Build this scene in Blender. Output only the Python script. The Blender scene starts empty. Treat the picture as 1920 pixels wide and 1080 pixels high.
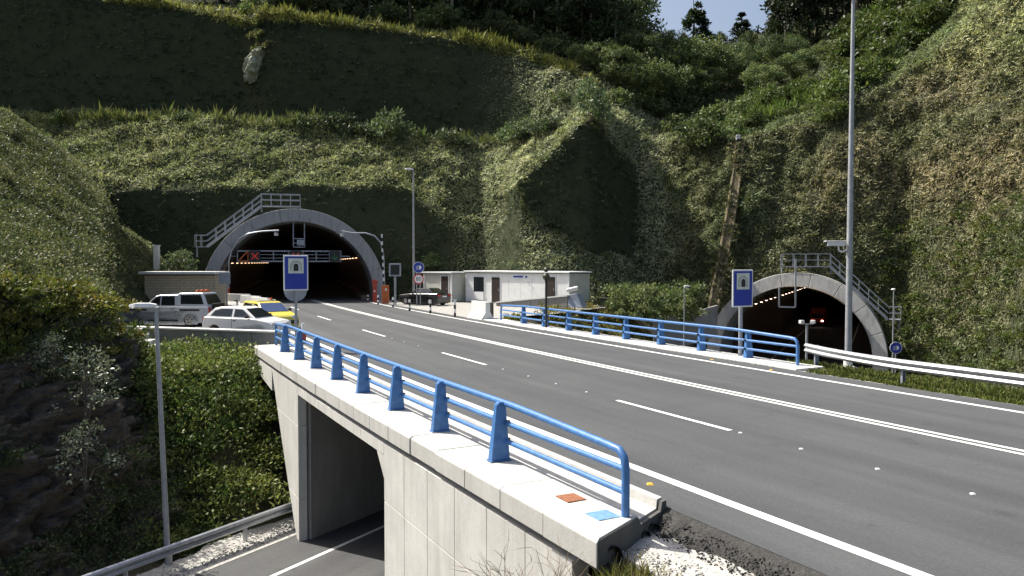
import bpy, bmesh, math
import numpy as np
from mathutils import Vector, Matrix

# ------------------------------------------------------------------ camera, sky, sun, exposure
sc = bpy.context.scene
col = sc.collection
F, HC, PITCH = 1500.0, 3.4, math.radians(1.83)
cam_d = bpy.data.cameras.new('camera'); cam = bpy.data.objects.new('camera', cam_d); col.objects.link(cam)
cam_d.sensor_width = 36.0; cam_d.lens = F/1920*36; cam_d.clip_end = 5000; cam_d.clip_start = 0.1
cam.location = (0, 0, HC); cam.rotation_euler = (math.pi/2-PITCH, 0, 0); sc.camera = cam

SUN = Vector((-0.535, 0.305, 0.788)).normalized()
w = bpy.data.worlds.new('World'); sc.world = w; w.use_nodes = True
nt = w.node_tree; nt.nodes.clear()
sky = nt.nodes.new('ShaderNodeTexSky'); sky.sky_type = 'NISHITA'; sky.sun_disc = False
sky.sun_elevation = math.asin(SUN.z); sky.sun_rotation = math.atan2(SUN.x, SUN.y)
sky.air_density = 1.0; sky.dust_density = 5.0; sky.ozone_density = 1.0
bg = nt.nodes.new('ShaderNodeBackground'); bg.inputs['Strength'].default_value = 0.1
ow = nt.nodes.new('ShaderNodeOutputWorld')
nt.links.new(sky.outputs[0], bg.inputs[0]); nt.links.new(bg.outputs[0], ow.inputs[0])
sd = bpy.data.lights.new('sun', 'SUN'); sd.energy = 5.0; sd.angle = math.radians(0.5); sd.color = (1.0, 0.95, 0.86)
so_ = bpy.data.objects.new('sun', sd); col.objects.link(so_)
so_.rotation_euler = SUN.to_track_quat('Z', 'Y').to_euler(); so_.location = (-40, 20, 60)
vs = sc.view_settings; vs.view_transform = 'Standard'; vs.look = 'None'; vs.gamma = 1; vs.exposure = 0.75
vs.use_curve_mapping = False

rng = np.random.default_rng(7)

# ------------------------------------------------------------------ geometry of the place
def at(px, py, Y):                                   # a point seen at (px, py), Y metres in front of the camera
    u = (px-960)/F; v = (540-py)/F
    dy = math.cos(PITCH)+v*math.sin(PITCH); dz = v*math.cos(PITCH)-math.sin(PITCH)
    return np.array([u*Y/dy, Y, HC+dz*Y/dy])
def on(px, py, z=0.0):                               # the same, on a level plane
    v = (540-py)/F; dy = math.cos(PITCH)+v*math.sin(PITCH); dz = v*math.cos(PITCH)-math.sin(PITCH)
    return at(px, py, (z-HC)/dz*dy)
RC, RR, RA = np.array([609.32, 330.29]), 685.0, math.radians(208)
def RP(s, o, z=0.0):                                 # along / across the highway
    a = RA-s/RR
    return np.array([RC[0]+(RR-o)*math.cos(a), RC[1]+(RR-o)*math.sin(a), z])
def RSO(X, Y):
    vx, vy = X-RC[0], Y-RC[1]
    a = np.mod(np.arctan2(vy, vx), 2*math.pi)
    return (RA-a)*RR, RR-np.hypot(vx, vy)
def RT(s):
    a = RA-s/RR
    return np.array([math.sin(a), -math.cos(a), 0.0])
D2 = np.array([0.5, 0.866]); N2 = np.array([0.866, -0.5]); P0 = -14.1      # the lower road: direction, right normal, offset
def P2(X, Y): return N2[0]*X+N2[1]*Y-P0
def L2(t, p, z=-5.2):                                # along / across the lower road (t = 0 abreast of the underpass mouth)
    c = np.array([-4.5, 20.4]); c = c+N2*(P0-(N2@c))
    q = c+D2*t+N2*p
    return np.array([q[0], q[1], z])

# ------------------------------------------------------------------ noise
def _h(i, j, k, s):
    n = (i*374761393+j*668265263+k*2147483647*0+k*1274126177+s*974634721) & 0xffffffff
    n = ((n ^ (n >> 13))*1274126177) & 0xffffffff
    return ((n ^ (n >> 16)) & 0xffff)/65535.0
def vnoise(P, scale, seed=0):
    Q = np.asarray(P)/scale; I = np.floor(Q).astype(np.int64); f = Q-I; f = f*f*(3-2*f)
    r = 0
    for dx in (0, 1):
        for dy in (0, 1):
            for dz in (0, 1):
                wgt = (f[..., 0] if dx else 1-f[..., 0])*(f[..., 1] if dy else 1-f[..., 1])*(f[..., 2] if dz else 1-f[..., 2])
                r = r+wgt*_h(I[..., 0]+dx, I[..., 1]+dy, I[..., 2]+dz, seed)
    return r*2-1

# ------------------------------------------------------------------ materials
def new_mat(name):
    m = bpy.data.materials.new(name); m.use_nodes = True
    t = m.node_tree; b = t.nodes['Principled BSDF']
    return m, t, b
def N(t, typ, **kw):
    n = t.nodes.new(typ)
    for k, v in kw.items():
        if k in n.inputs: n.inputs[k].default_value = v
        else: setattr(n, k, v)
    return n
def ramp(t, fac, stops):
    r = t.nodes.new('ShaderNodeValToRGB'); e = r.color_ramp.elements
    while len(e) < len(stops): e.new(0.5)
    for el, (p, c) in zip(e, stops):
        el.position = p; el.color = (*c, 1)
    t.links.new(fac, r.inputs[0]); return r.outputs[0]
def mixc(t, fac, a, b, mode='MIX'):
    m = t.nodes.new('ShaderNodeMix'); m.data_type = 'RGBA'; m.blend_type = mode
    for s, v in ((m.inputs[0], fac), (m.inputs[6], a), (m.inputs[7], b)):
        if isinstance(v, (int, float)): s.default_value = v
        elif isinstance(v, tuple): s.default_value = (*v, 1)
        else: t.links.new(v, s)
    return m.outputs[2]
def noise_n(t, scale, detail=4, rough=0.6, vec=None, dist=0.0):
    n = N(t, 'ShaderNodeTexNoise', Scale=scale, Detail=detail, Roughness=rough, Distortion=dist)
    if vec is None:
        tc = t.nodes.new('ShaderNodeTexCoord'); vec = tc.outputs['Object']
    t.links.new(vec, n.inputs['Vector']); return n.outputs[0]
def bump(t, b, h, strength=0.4, dist=0.02):
    n = N(t, 'ShaderNodeBump', Strength=strength, Distance=dist)
    t.links.new(h, n.inputs['Height']); t.links.new(n.outputs[0], b.inputs['Normal'])
def simple(name, c, rough=0.5, metal=0.0, var=0.12, scale=3.0, coat=0.0, spec=0.5, bmp=0.0):
    m, t, b = new_mat(name)
    f = noise_n(t, scale, 5)
    lo = tuple(x*(1-var) for x in c); hi = tuple(min(1, x*(1+var)) for x in c)
    t.links.new(ramp(t, f, [(0.3, lo), (0.7, hi)]), b.inputs['Base Color'])
    b.inputs['Roughness'].default_value = rough; b.inputs['Metallic'].default_value = metal
    b.inputs['Coat Weight'].default_value = coat; b.inputs['Specular IOR Level'].default_value = spec
    if bmp: bump(t, b, noise_n(t, scale*8, 3), bmp, 0.01)
    return m
def emis(name, c, s):
    m, t, b = new_mat(name)
    b.inputs['Base Color'].default_value = (*c, 1); b.inputs['Emission Color'].default_value = (*c, 1)
    b.inputs['Emission Strength'].default_value = s
    return m
def concrete(name, c, stain=0.35, dirt=(0.16, 0.15, 0.13), streak=True):
    m, t, b = new_mat(name)
    tc = t.nodes.new('ShaderNodeTexCoord'); mp = N(t, 'ShaderNodeMapping'); mp.inputs['Scale'].default_value = (2.2, 2.2, 0.22)
    t.links.new(tc.outputs['Object'], mp.inputs[0])
    base = ramp(t, noise_n(t, 1.3, 6, 0.65), [(0.25, tuple(x*0.8 for x in c)), (0.75, tuple(min(1, x*1.12) for x in c))])
    if streak:
        s = ramp(t, noise_n(t, 1.6, 5, 0.7, mp.outputs[0]), [(0.47, (0, 0, 0)), (0.75, (1, 1, 1))])
        sm = N(t, 'ShaderNodeMath', operation='MULTIPLY'); t.links.new(s, sm.inputs[0]); sm.inputs[1].default_value = stain
        base = mixc(t, sm.outputs[0], base, dirt)
    sp = N(t, 'ShaderNodeTexVoronoi', Scale=2.4); t.links.new(tc.outputs['Object'], sp.inputs['Vector'])
    hole = ramp(t, sp.outputs['Distance'], [(0.045, (1, 1, 1)), (0.07, (0, 0, 0))])
    hm = N(t, 'ShaderNodeMath', operation='MULTIPLY'); t.links.new(hole, hm.inputs[0]); hm.inputs[1].default_value = 0.5
    base = mixc(t, hm.outputs[0], base, tuple(x*0.4 for x in c))
    fine = noise_n(t, 40, 3)
    base = mixc(t, 0.25, base, ramp(t, fine, [(0.3, tuple(x*0.6 for x in c)), (0.7, tuple(min(1, x*1.3) for x in c))]))
    t.links.new(base, b.inputs['Base Color']); b.inputs['Roughness'].default_value = 0.9
    b.inputs['Specular IOR Level'].default_value = 0.2
    bump(t, b, fine, 0.3, 0.01)
    return m
def asphalt(name, c, tint=1.0):
    m, t, b = new_mat(name)
    tc = t.nodes.new('ShaderNodeTexCoord')
    f1 = noise_n(t, 55, 3, 0.8); f2 = noise_n(t, 0.35, 5, 0.6); f3 = noise_n(t, 220, 2, 0.8)
    base = ramp(t, f1, [(0.3, tuple(x*0.62 for x in c)), (0.72, tuple(x*1.42 for x in c))])
    base = mixc(t, 0.35, base, ramp(t, f3, [(0.35, tuple(x*0.5 for x in c)), (0.7, tuple(x*1.7 for x in c))]))
    base = mixc(t, 0.55, base, ramp(t, f2, [(0.3, (0.78, 0.78, 0.8)), (0.7, (1.12, 1.12, 1.1))]), 'MULTIPLY')
    uv = N(t, 'ShaderNodeAttribute', attribute_name='lane')
    base = mixc(t, 0.8, base, ramp(t, noise_n(t, 17, 4, 0.75), [(0.32, (0.8, 0.8, 0.81)), (0.68, (1.18, 1.18, 1.17))]), 'MULTIPLY')
    wv = noise_n(t, 1.0, 4, 0.55, uv.outputs['Vector'])
    base = mixc(t, 0.6, base, ramp(t, wv, [(0.32, (0.72, 0.72, 0.74)), (0.66, (1.15, 1.15, 1.14))]), 'MULTIPLY')
    sx = t.nodes.new('ShaderNodeSeparateXYZ'); t.links.new(uv.outputs['Vector'], sx.inputs[0])
    m1 = N(t, 'ShaderNodeMath', operation='MULTIPLY_ADD'); t.links.new(sx.outputs[1], m1.inputs[0]); m1.inputs[1].default_value = 2*math.pi/1.75/1.5; m1.inputs[2].default_value = -2.3
    m2 = N(t, 'ShaderNodeMath', operation='SINE'); t.links.new(m1.outputs[0], m2.inputs[0])
    m3 = N(t, 'ShaderNodeMath', operation='MULTIPLY_ADD'); t.links.new(m2.outputs[0], m3.inputs[0]); m3.inputs[1].default_value = 0.5; m3.inputs[2].default_value = 0.5
    base = mixc(t, 0.55, base, ramp(t, m3.outputs[0], [(0.0, (0.86, 0.86, 0.87)), (1.0, (1.06, 1.06, 1.05))]), 'MULTIPLY')
    base = mixc(t, 0.7, base, ramp(t, noise_n(t, 1.1, 6, 0.7), [(0.30, (0.62, 0.62, 0.63)), (0.40, (1, 1, 1))]), 'MULTIPLY')
    t.links.new(base, b.inputs['Base Color']); b.inputs['Roughness'].default_value = 0.85
    b.inputs['Specular IOR Level'].default_value = 0.25
    bump(t, b, f1, 0.5, 0.01)
    return m
def painted(name, c, wear=0.35):
    m, t, b = new_mat(name)
    f = noise_n(t, 14, 6, 0.75)
    t.links.new(ramp(t, f, [(0.30, tuple(x*(1-1.9*wear) for x in c)), (0.42, tuple(x*(1-0.4*wear) for x in c)), (0.6, c)]), b.inputs['Base Color'])
    b.inputs['Roughness'].default_value = 0.7
    return m
def ground_mat(name, cols, scale=1.2, bs=0.8):
    m, t, b = new_mat(name)
    f = noise_n(t, scale, 8, 0.7)
    st = [(0.28+0.44*i/(len(cols)-1), c) for i, c in enumerate(cols)]
    base = ramp(t, f, st)
    g = noise_n(t, 9, 6, 0.75)
    base = mixc(t, 0.6, base, ramp(t, g, [(0.35, (0.45, 0.45, 0.45)), (0.65, (1.25, 1.25, 1.25))]), 'MULTIPLY')
    t.links.new(base, b.inputs['Base Color']); b.inputs['Roughness'].default_value = 0.95
    b.inputs['Specular IOR Level'].default_value = 0.1
    bump(t, b, g, bs, 0.15)
    return m
def leaf_mat(name, trans=0.3, rough=0.55, spec=0.3):
    m, t, b = new_mat(name)
    a = N(t, 'ShaderNodeAttribute', attribute_name='tint')
    t.links.new(a.outputs['Color'], b.inputs['Base Color'])
    b.inputs['Roughness'].default_value = rough; b.inputs['Specular IOR Level'].default_value = spec
    tr = t.nodes.new('ShaderNodeBsdfTranslucent')
    t.links.new(mixc(t, 1.0, a.outputs['Color'], (1.1, 1.15, 0.75), 'MULTIPLY'), tr.inputs['Color'])
    ms = t.nodes.new('ShaderNodeMixShader'); ms.inputs[0].default_value = trans
    o = t.nodes['Material Output']
    t.links.new(b.outputs[0], ms.inputs[1]); t.links.new(tr.outputs[0], ms.inputs[2]); t.links.new(ms.outputs[0], o.inputs[0])
    return m
def gravel_mat(name, c, d, scale=14):
    m, t, b = new_mat(name)
    tc = t.nodes.new('ShaderNodeTexCoord')
    v = N(t, 'ShaderNodeTexVoronoi', Scale=scale); t.links.new(tc.outputs['Object'], v.inputs['Vector'])
    base = ramp(t, noise_n(t, scale*1.5, 4, 0.8), [(0.3, d), (0.6, c)])
    sep = t.nodes.new('ShaderNodeSeparateColor'); t.links.new(v.outputs['Color'], sep.inputs[0])
    base = mixc(t, 0.7, base, ramp(t, sep.outputs[0], [(0.0, (0.55, 0.54, 0.52)), (1.0, (1.25, 1.25, 1.25))]), 'MULTIPLY')
    t.links.new(base, b.inputs['Base Color']); b.inputs['Roughness'].default_value = 0.95
    bump(t, b, v.outputs['Distance'], 0.35, 0.03)
    return m

M = {}
M['asphalt'] = asphalt('asphalt', (0.077, 0.081, 0.085))
M['asphalt_dark'] = asphalt('asphalt_dark', (0.07, 0.07, 0.072))
M['asphalt_low'] = asphalt('asphalt_low', (0.085, 0.086, 0.088))
M['paint'] = painted('road_paint', (0.78, 0.78, 0.75))
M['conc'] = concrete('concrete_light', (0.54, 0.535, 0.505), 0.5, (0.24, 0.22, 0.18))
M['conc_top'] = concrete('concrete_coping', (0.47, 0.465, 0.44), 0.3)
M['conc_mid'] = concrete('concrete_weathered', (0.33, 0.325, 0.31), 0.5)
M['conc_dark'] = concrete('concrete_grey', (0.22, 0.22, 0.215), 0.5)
M['conc_ring'] = concrete('concrete_ring', (0.34, 0.35, 0.36), 0.75, (0.12, 0.115, 0.11))
M['conc_ring_pale'] = concrete('concrete_ring_pale', (0.44, 0.44, 0.42), 0.8)
M['lining'] = concrete('tunnel_lining', (0.19, 0.145, 0.11), 0.5)
M['white_block'] = concrete('white_concrete', (0.68, 0.68, 0.65), 0.2)
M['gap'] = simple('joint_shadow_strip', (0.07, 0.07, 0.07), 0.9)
M['blue'] = simple('blue_paint', (0.055, 0.165, 0.39), 0.42, 0.0, 0.22, 7, bmp=0.05)
M['rust'] = simple('rust', (0.24, 0.095, 0.045), 0.9, 0, 0.4, 20, bmp=0.3)
M['blue_plate'] = simple('blue_faded_paint', (0.13, 0.26, 0.42), 0.6, 0, 0.2, 12)
M['galv'] = simple('galvanised_steel', (0.42, 0.44, 0.47), 0.42, 0.55, 0.15, 6)
M['galv_pale'] = simple('pale_galvanised_steel', (0.36, 0.375, 0.39), 0.5, 0.4, 0.15, 5)
M['grey_metal'] = simple('grey_painted_metal', (0.3, 0.33, 0.38), 0.5, 0.2, 0.12, 4)
M['dark_metal'] = simple('dark_metal', (0.035, 0.035, 0.03), 0.5, 0.3, 0.2, 5)
M['olive'] = simple('olive_paint', (0.06, 0.06, 0.035), 0.5, 0, 0.2, 5)
M['sign_blue'] = simple('sign_blue', (0.015, 0.04, 0.34), 0.35, 0, 0.06, 3)
M['sign_white'] = simple('sign_white', (0.78, 0.79, 0.78), 0.4, 0, 0.04, 3)
M['sign_black'] = simple('sign_black', (0.015, 0.015, 0.017), 0.4)
M['sign_red'] = simple('sign_red', (0.5, 0.03, 0.03), 0.4)
M['sign_pale'] = simple('sign_pale_green', (0.62, 0.66, 0.58), 0.4, 0, 0.05)
M['orange'] = simple('orange_paint', (0.5, 0.125, 0.03), 0.45)
M['red'] = simple('red_paint', (0.42, 0.06, 0.035), 0.45)
M['white_paint'] = simple('white_paint', (0.8, 0.8, 0.78), 0.3, 0, 0.03, 2, coat=0.5)
M['white_panel'] = simple('white_panel', (0.74, 0.75, 0.74), 0.5, 0, 0.08, 2)
M['beige_panel'] = simple('beige_panel', (0.5, 0.5, 0.44), 0.6, 0, 0.1, 2)
M['silver'] = simple('silver_car_paint', (0.6, 0.63, 0.68), 0.3, 0.2, 0.05, 2, coat=0.6)
M['yellow'] = simple('yellow_car_paint', (0.72, 0.6, 0.1), 0.3, 0, 0.04, 2, coat=0.5)
M['black_car'] = simple('black_car_paint', (0.012, 0.012, 0.014), 0.2, 0, 0.1, 2, coat=0.6)
M['red_car'] = simple('red_vehicle_paint', (0.5, 0.05, 0.02), 0.4)
M['glass'] = simple('car_glass', (0.015, 0.018, 0.02), 0.08, 0, 0.1, 2, spec=0.8)
M['glass_blue'] = simple('reflecting_windscreen', (0.03, 0.06, 0.16), 0.06, 0, 0.2, 3, spec=0.9)
M['tyre'] = simple('tyre_rubber', (0.02, 0.02, 0.02), 0.85)
M['rim'] = simple('wheel_rim', (0.5, 0.5, 0.5), 0.35, 0.6)
M['dark_door'] = simple('dark_brown_door', (0.03, 0.02, 0.016), 0.5)
M['lamp_red'] = emis('tail_lamp_red', (0.5, 0.02, 0.01), 0.0)
M['headlamp'] = simple('headlamp_glass', (0.6, 0.62, 0.65), 0.15)
M['lit_white'] = emis('lit_headlight', (1.0, 0.93, 0.8), 6.0)
M['lit_orange'] = emis('sodium_tunnel_lamp', (1.0, 0.62, 0.36), 3.2)
M['lit_pink'] = emis('pale_tunnel_lamp', (1.0, 0.74, 0.6), 4.5)
M['lit_red'] = emis('red_lane_signal', (0.6, 0.04, 0.03), 0.12)
M['lit_green'] = emis('green_lane_signal', (0.02, 0.22, 0.09), 0.03)
M['brick'] = simple('beige_block', (0.52, 0.45, 0.33), 0.9, 0, 0.25, 7, bmp=0.2)
M['mortar'] = simple('mortar', (0.2, 0.18, 0.14), 0.95)
M['soil'] = ground_mat('soil', [(0.05, 0.045, 0.03), (0.09, 0.08, 0.05), (0.06, 0.07, 0.03)])
M['black_soil'] = gravel_mat('black_roadside_soil', (0.05, 0.048, 0.045), (0.012, 0.012, 0.012), 22)
M['hill'] = ground_mat('hillside_soil', [(0.02, 0.032, 0.015), (0.06, 0.068, 0.036), (0.03, 0.042, 0.02)])
M['gravel'] = gravel_mat('pale_gravel', (0.40, 0.395, 0.37), (0.2, 0.195, 0.18), 16)
M['gravel_white'] = gravel_mat('white_gravel', (0.5, 0.49, 0.46), (0.26, 0.25, 0.23), 30)
M['lot'] = gravel_mat('pale_lot', (0.42, 0.41, 0.39), (0.27, 0.265, 0.25), 9)
M['bark'] = simple('bark', (0.12, 0.1, 0.075), 0.95, 0, 0.35, 6, bmp=0.5)
M['bark_pale'] = simple('pale_bark', (0.3, 0.27, 0.22), 0.95, 0, 0.3, 6, bmp=0.3)
M['twig'] = simple('dry_twig', (0.2, 0.15, 0.1), 0.9, 0, 0.3, 12)
M['leaf'] = leaf_mat('foliage')
M['grass'] = leaf_mat('grass_blades', 0.25, 0.6, 0.2)
M['silver_leaf'] = leaf_mat('glossy_pale_foliage', 0.1, 0.3, 0.6)
M['chute'] = simple('tan_concrete', (0.135, 0.108, 0.06), 0.95, 0, 0.6, 4, bmp=0.3)
def rock_mat():
    m, t, b = new_mat('dark_rock')
    tc = t.nodes.new('ShaderNodeTexCoord'); mp = N(t, 'ShaderNodeMapping'); mp.inputs['Scale'].default_value = (0.8, 0.8, 2.2)
    mp.inputs['Rotation'].default_value = (0.25, 0.15, 0)
    t.links.new(tc.outputs['Object'], mp.inputs[0])
    f = noise_n(t, 3.6, 10, 0.78, mp.outputs[0], 0.4)
    base = ramp(t, f, [(0.34, (0.012, 0.013, 0.014)), (0.45, (0.06, 0.06, 0.058)), (0.53, (0.14, 0.10, 0.055)), (0.59, (0.075, 0.08, 0.09)), (0.70, (0.36, 0.355, 0.35))])
    
    
    t.links.new(base, b.inputs['Base Color']); b.inputs['Roughness'].default_value = 0.85
    g = noise_n(t, 7, 8, 0.75, mp.outputs[0])
    bump(t, b, g, 1.0, 0.12)
    return m
M['rock'] = rock_mat()

# ------------------------------------------------------------------ object helpers
def tag(o, label=None, cat=None, group=None, kind=None):
    if label: o['label'] = label
    if cat: o['category'] = cat
    if group: o['group'] = group
    if kind: o['kind'] = kind
    return o
def empty(name, loc=(0, 0, 0), label=None, cat=None, group=None, rz=0.0):
    o = bpy.data.objects.new(name, None); col.objects.link(o); o.empty_display_size = 0.2
    o.location = loc; o.rotation_euler = (0, 0, rz)
    return tag(o, label, cat, group)
def link_mesh(name, me, parent=None):
    o = bpy.data.objects.new(name, me); col.objects.link(o)
    if parent is not None: o.parent = parent
    return o
def copy_tree(o, parent=None):
    c = o.copy(); col.objects.link(c)
    if parent is not None: c.parent = parent
    for ch in list(o.children): copy_tree(ch, c)
    return c
def fast_mesh(name, V, Fq, mats, tint=None, smooth=False):
    V = np.asarray(V, np.float32); Fq = np.asarray(Fq, np.int32); k = Fq.shape[1]
    me = bpy.data.meshes.new(name)
    me.vertices.add(len(V)); me.vertices.foreach_set('co', V.ravel())
    me.loops.add(Fq.size); me.loops.foreach_set('vertex_index', Fq.ravel())
    me.polygons.add(len(Fq)); me.polygons.foreach_set('loop_start', np.arange(0, Fq.size, k, dtype=np.int32))
    if tint is not None:
        a = me.attributes.new('tint', 'FLOAT_COLOR', 'POINT')
        c = np.ones((len(V), 4), np.float32); c[:, :3] = tint; a.data.foreach_set('color', c.ravel())
    for m in mats: me.materials.append(m)
    me.update(calc_edges=True)
    if smooth: me.polygons.foreach_set('use_smooth', np.ones(len(Fq), bool))
    return me

class MB:
    def __init__(s): s.v = []; s.f = []; s.m = []; s.sm = []
    def add(s, vs, fs, mi=0, sm=False):
        b = len(s.v); s.v += [tuple(map(float, x)) for x in vs]
        for f in fs: s.f.append([b+i for i in f]); s.m.append(mi); s.sm.append(sm)
        return s
    def hexa(s, p, mi=0):                            # 8 corners: bottom 4 ccw, top 4 ccw
        return s.add(p, [(3, 2, 1, 0), (4, 5, 6, 7), (0, 1, 5, 4), (1, 2, 6, 5), (2, 3, 7, 6), (3, 0, 4, 7)], mi)
    def box(s, c, d, mi=0, rz=0.0, M4=None):
        x, y, z = d[0]/2, d[1]/2, d[2]/2
        ps = [(-x, -y, -z), (x, -y, -z), (x, y, -z), (-x, y, -z), (-x, -y, z), (x, -y, z), (x, y, z), (-x, y, z)]
        ca, sa = math.cos(rz), math.sin(rz)
        ps = [(c[0]+a*ca-b*sa, c[1]+a*sa+b*ca, c[2]+q) for a, b, q in ps]
        if M4 is not None: ps = [tuple(M4 @ Vector(p)) for p in ps]
        return s.hexa(ps, mi)
    def bar(s, a, b, wd, ht, mi=0, up=(0, 0, 1)):    # a straight rectangular bar
        a = Vector(a); b = Vector(b); d = (b-a).normalized(); u = Vector(up)
        if abs(d.dot(u)) > 0.98: u = Vector((0, 1, 0))
        r = d.cross(u).normalized(); u = r.cross(d).normalized()
        p = []
        for q in (a, b):
            p.append([q-r*wd/2-u*ht/2, q+r*wd/2-u*ht/2, q+r*wd/2+u*ht/2, q-r*wd/2+u*ht/2])
        return s.hexa([*p[0], *p[1]], mi)
    def tube(s, pts, r, n=10, mi=0, caps=True):
        pts = [Vector(p) for p in pts]; m = len(pts)
        rs = r if isinstance(r, (list, tuple)) else [r]*m
        rings = []; prev = None
        for i, p in enumerate(pts):
            d = (pts[min(i+1, m-1)]-pts[max(i-1, 0)]).normalized()
            if prev is None:
                u = Vector((0, 0, 1)) if abs(d.z) < 0.9 else Vector((1, 0, 0))
                x = d.cross(u).normalized()
            else: x = (prev-d*prev.dot(d)).normalized()
            y = d.cross(x); prev = x
            rings.append([p+(x*math.cos(2*math.pi*k/n)+y*math.sin(2*math.pi*k/n))*rs[i] for k in range(n)])
        vs = [q for rg in rings for q in rg]
        fs = [(i*n+k, i*n+(k+1) % n, (i+1)*n+(k+1) % n, (i+1)*n+k) for i in range(m-1) for k in range(n)]
        s.add(vs, fs, mi, True)
        if caps:
            s.add(rings[0], [tuple(reversed(range(n)))], mi); s.add(rings[-1], [tuple(range(n))], mi)
        return s
    def prism(s, poly, o, ax, ay, az, depth, mi=0):  # polygon in (ax, ay) from o, thickened along az
        o, ax, ay, az = map(lambda q: Vector(tuple(map(float, q))), (o, ax, ay, az)); n = len(poly)
        a = [o+ax*p[0]+ay*p[1] for p in poly]; b = [q+az*depth for q in a]
        s.add(a+b, [tuple(reversed(range(n))), tuple(range(n, 2*n))]+[(i, (i+1) % n, n+(i+1) % n, n+i) for i in range(n)], mi)
        return s
    def build(s, name, mats, parent=None, bevel=0.0, seg=2):
        me = bpy.data.meshes.new(name); me.from_pydata(s.v, [], s.f)
        for m in (mats if isinstance(mats, (list, tuple)) else [mats]): me.materials.append(m)
        me.polygons.foreach_set('material_index', s.m); me.polygons.foreach_set('use_smooth', s.sm)
        bm = bmesh.new(); bm.from_mesh(me); bmesh.ops.recalc_face_normals(bm, faces=bm.faces); bm.to_mesh(me); bm.free()
        me.update(); o = link_mesh(name, me, parent)
        if bevel:
            b = o.modifiers.new('bevel', 'BEVEL'); b.width = bevel; b.segments = seg; b.limit_method = 'ANGLE'; b.angle_limit = math.radians(40)
        return o

# ------------------------------------------------------------------ terrain: the land as a net of measured break lines
# eight break lines per column (picture column; row, distance): toe, top of the lower cut, mid slope, bench front, bench back,
# top of the upper cut, strip behind it, far hill
NET = [
 (-600, [(640,70),(352,74),(290,79),(225,84),(216,88.3),(-180,91),(-190,100),(-300,150)]),
 (0,    [(575,72),(352,74.5),(288,79),(225,84),(214,88.3),(-60,90.5),(-66,100),(-160,150)]),
 (180,  [(573,73),(352,75),(288,79.5),(224,84),(213,88.3),(-8,90.5),(-16,98),(-110,150)]),
 (300,  [(562,73.3),(350,75),(286,79.5),(223,84),(212,88.3),(0,90.4),(-8,97),(-90,150)]),
 (380,  [(562,73.3),(349,75),(288,79.5),(227,84),(216,88.3),(20,90.4),(8,97),(-80,150)]),
 (440,  [(562,73.3),(347,75),(290,79.3),(230,83.6),(219,88.2),(40,90.3),(10,97),(-70,150)]),
 (458,  [(562,73.3),(347,75),(290,79.2),(231,83.5),(219,88.1),(46,90.2),(12,97),(-68,150)]),
 (498,  [(562,73.3),(346,75),(291,79),(232,83),(222,86.3),(30,88.2),(10,95),(-60,145)]),
 (600,  [(562,73.5),(345,75.1),(296,79),(240,83),(229,86.5),(38,88.6),(22,96),(-20,140)]),
 (700,  [(562,73.5),(347,75.2),(302,78.9),(250,83),(240,86.5),(48,88.6),(36,96),(0,140)]),
 (760,  [(562,73.3),(352,75.2),(310,78.6),(258,82.8),(248,86.5),(56,88.8),(46,96),(10,140)]),
 (830,  [(562,72.5),(420,74.6),(345,77.5),(263,82.3),(254,86.4),(66,89.2),(57,96),(15,140)]),
 (900,  [(560,71.6),(450,75.5),(352,79),(264,83.2),(256,86.6),(78,90.6),(68,96),(20,138)]),
 (950,  [(560,69.0),(410,73.0),(362,75.2),(261,81.8),(253,86.2),(88,91.2),(80,96),(25,137)]),
 (972,  [(560,68.0),(388,70.9),(350,71.3),(259,80.5),(250,85.2),(94,91.2),(85,96),(28,136)]),
 (1000, [(560,66.9),(405,70.8),(312,71.4),(255,78.8),(247,84.5),(102,91),(92,96),(30,136)]),
 (1060, [(563,65.4),(442,70.4),(254,71.7),(240,78),(234,82),(120,90),(108,95),(40,135)]),
 (1110, [(563,66.2),(490,70.0),(218,73.3),(200,77.5),(176,83.5),(150,88),(133,93),(45,135)]),
 (1150, [(556,67.5),(480,72.2),(285,75.4),(225,80),(192,85.5),(160,90),(143,95),(50,135)]),
 (1190, [(570,69.5),(490,74.4),(312,79.0),(245,82.5),(202,87),(168,92),(150,97),(60,135)]),
 (1230, [(590,70),(490,73.8),(335,78.5),(268,82.5),(226,87.5),(188,93),(165,98),(70,135)]),
 (1280, [(620,69),(490,72.3),(352,76.8),(262,80.5),(254,84),(205,91),(175,98),(85,135)]),
 (1385, [(665,66),(500,68.2),(380,71.8),(266,76.6),(258,81),(195,90),(160,98),(75,135)]),
 (1392, [(667,66),(502,68.1),(384,71.6),(272,77.2),(256,81),(193,90),(160,98),(75,135)]),
 (1500, [(700,66.5),(512,67.4),(370,70.5),(224,75.5),(216,79.5),(165,88),(120,96),(30,135)]),
 (1600, [(706,65.5),(505,66.8),(340,69),(176,74.5),(168,78),(115,87),(60,95),(-40,135)]),
 (1700, [(712,63),(480,65.6),(310,68.6),(130,73.5),(124,77),(62,85),(0,92),(-120,130)]),
 (1800, [(720,58),(450,61),(270,64),(68,72),(62,75),(-10,82),(-60,90),(-170,125)]),
 (1920, [(735,50),(420,54.6),(220,61),(-20,71),(-27,74),(-90,82),(-140,90),(-240,125)]),
 (2200, [(770,41),(400,47),(150,55),(-120,68),(-127,71),(-180,80),(-230,88),(-330,120)]),
 (2600, [(800,35),(400,41),(120,48),(-200,62),(-210,66),(-260,74),(-300,80),(-400,110)]),
]
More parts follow.
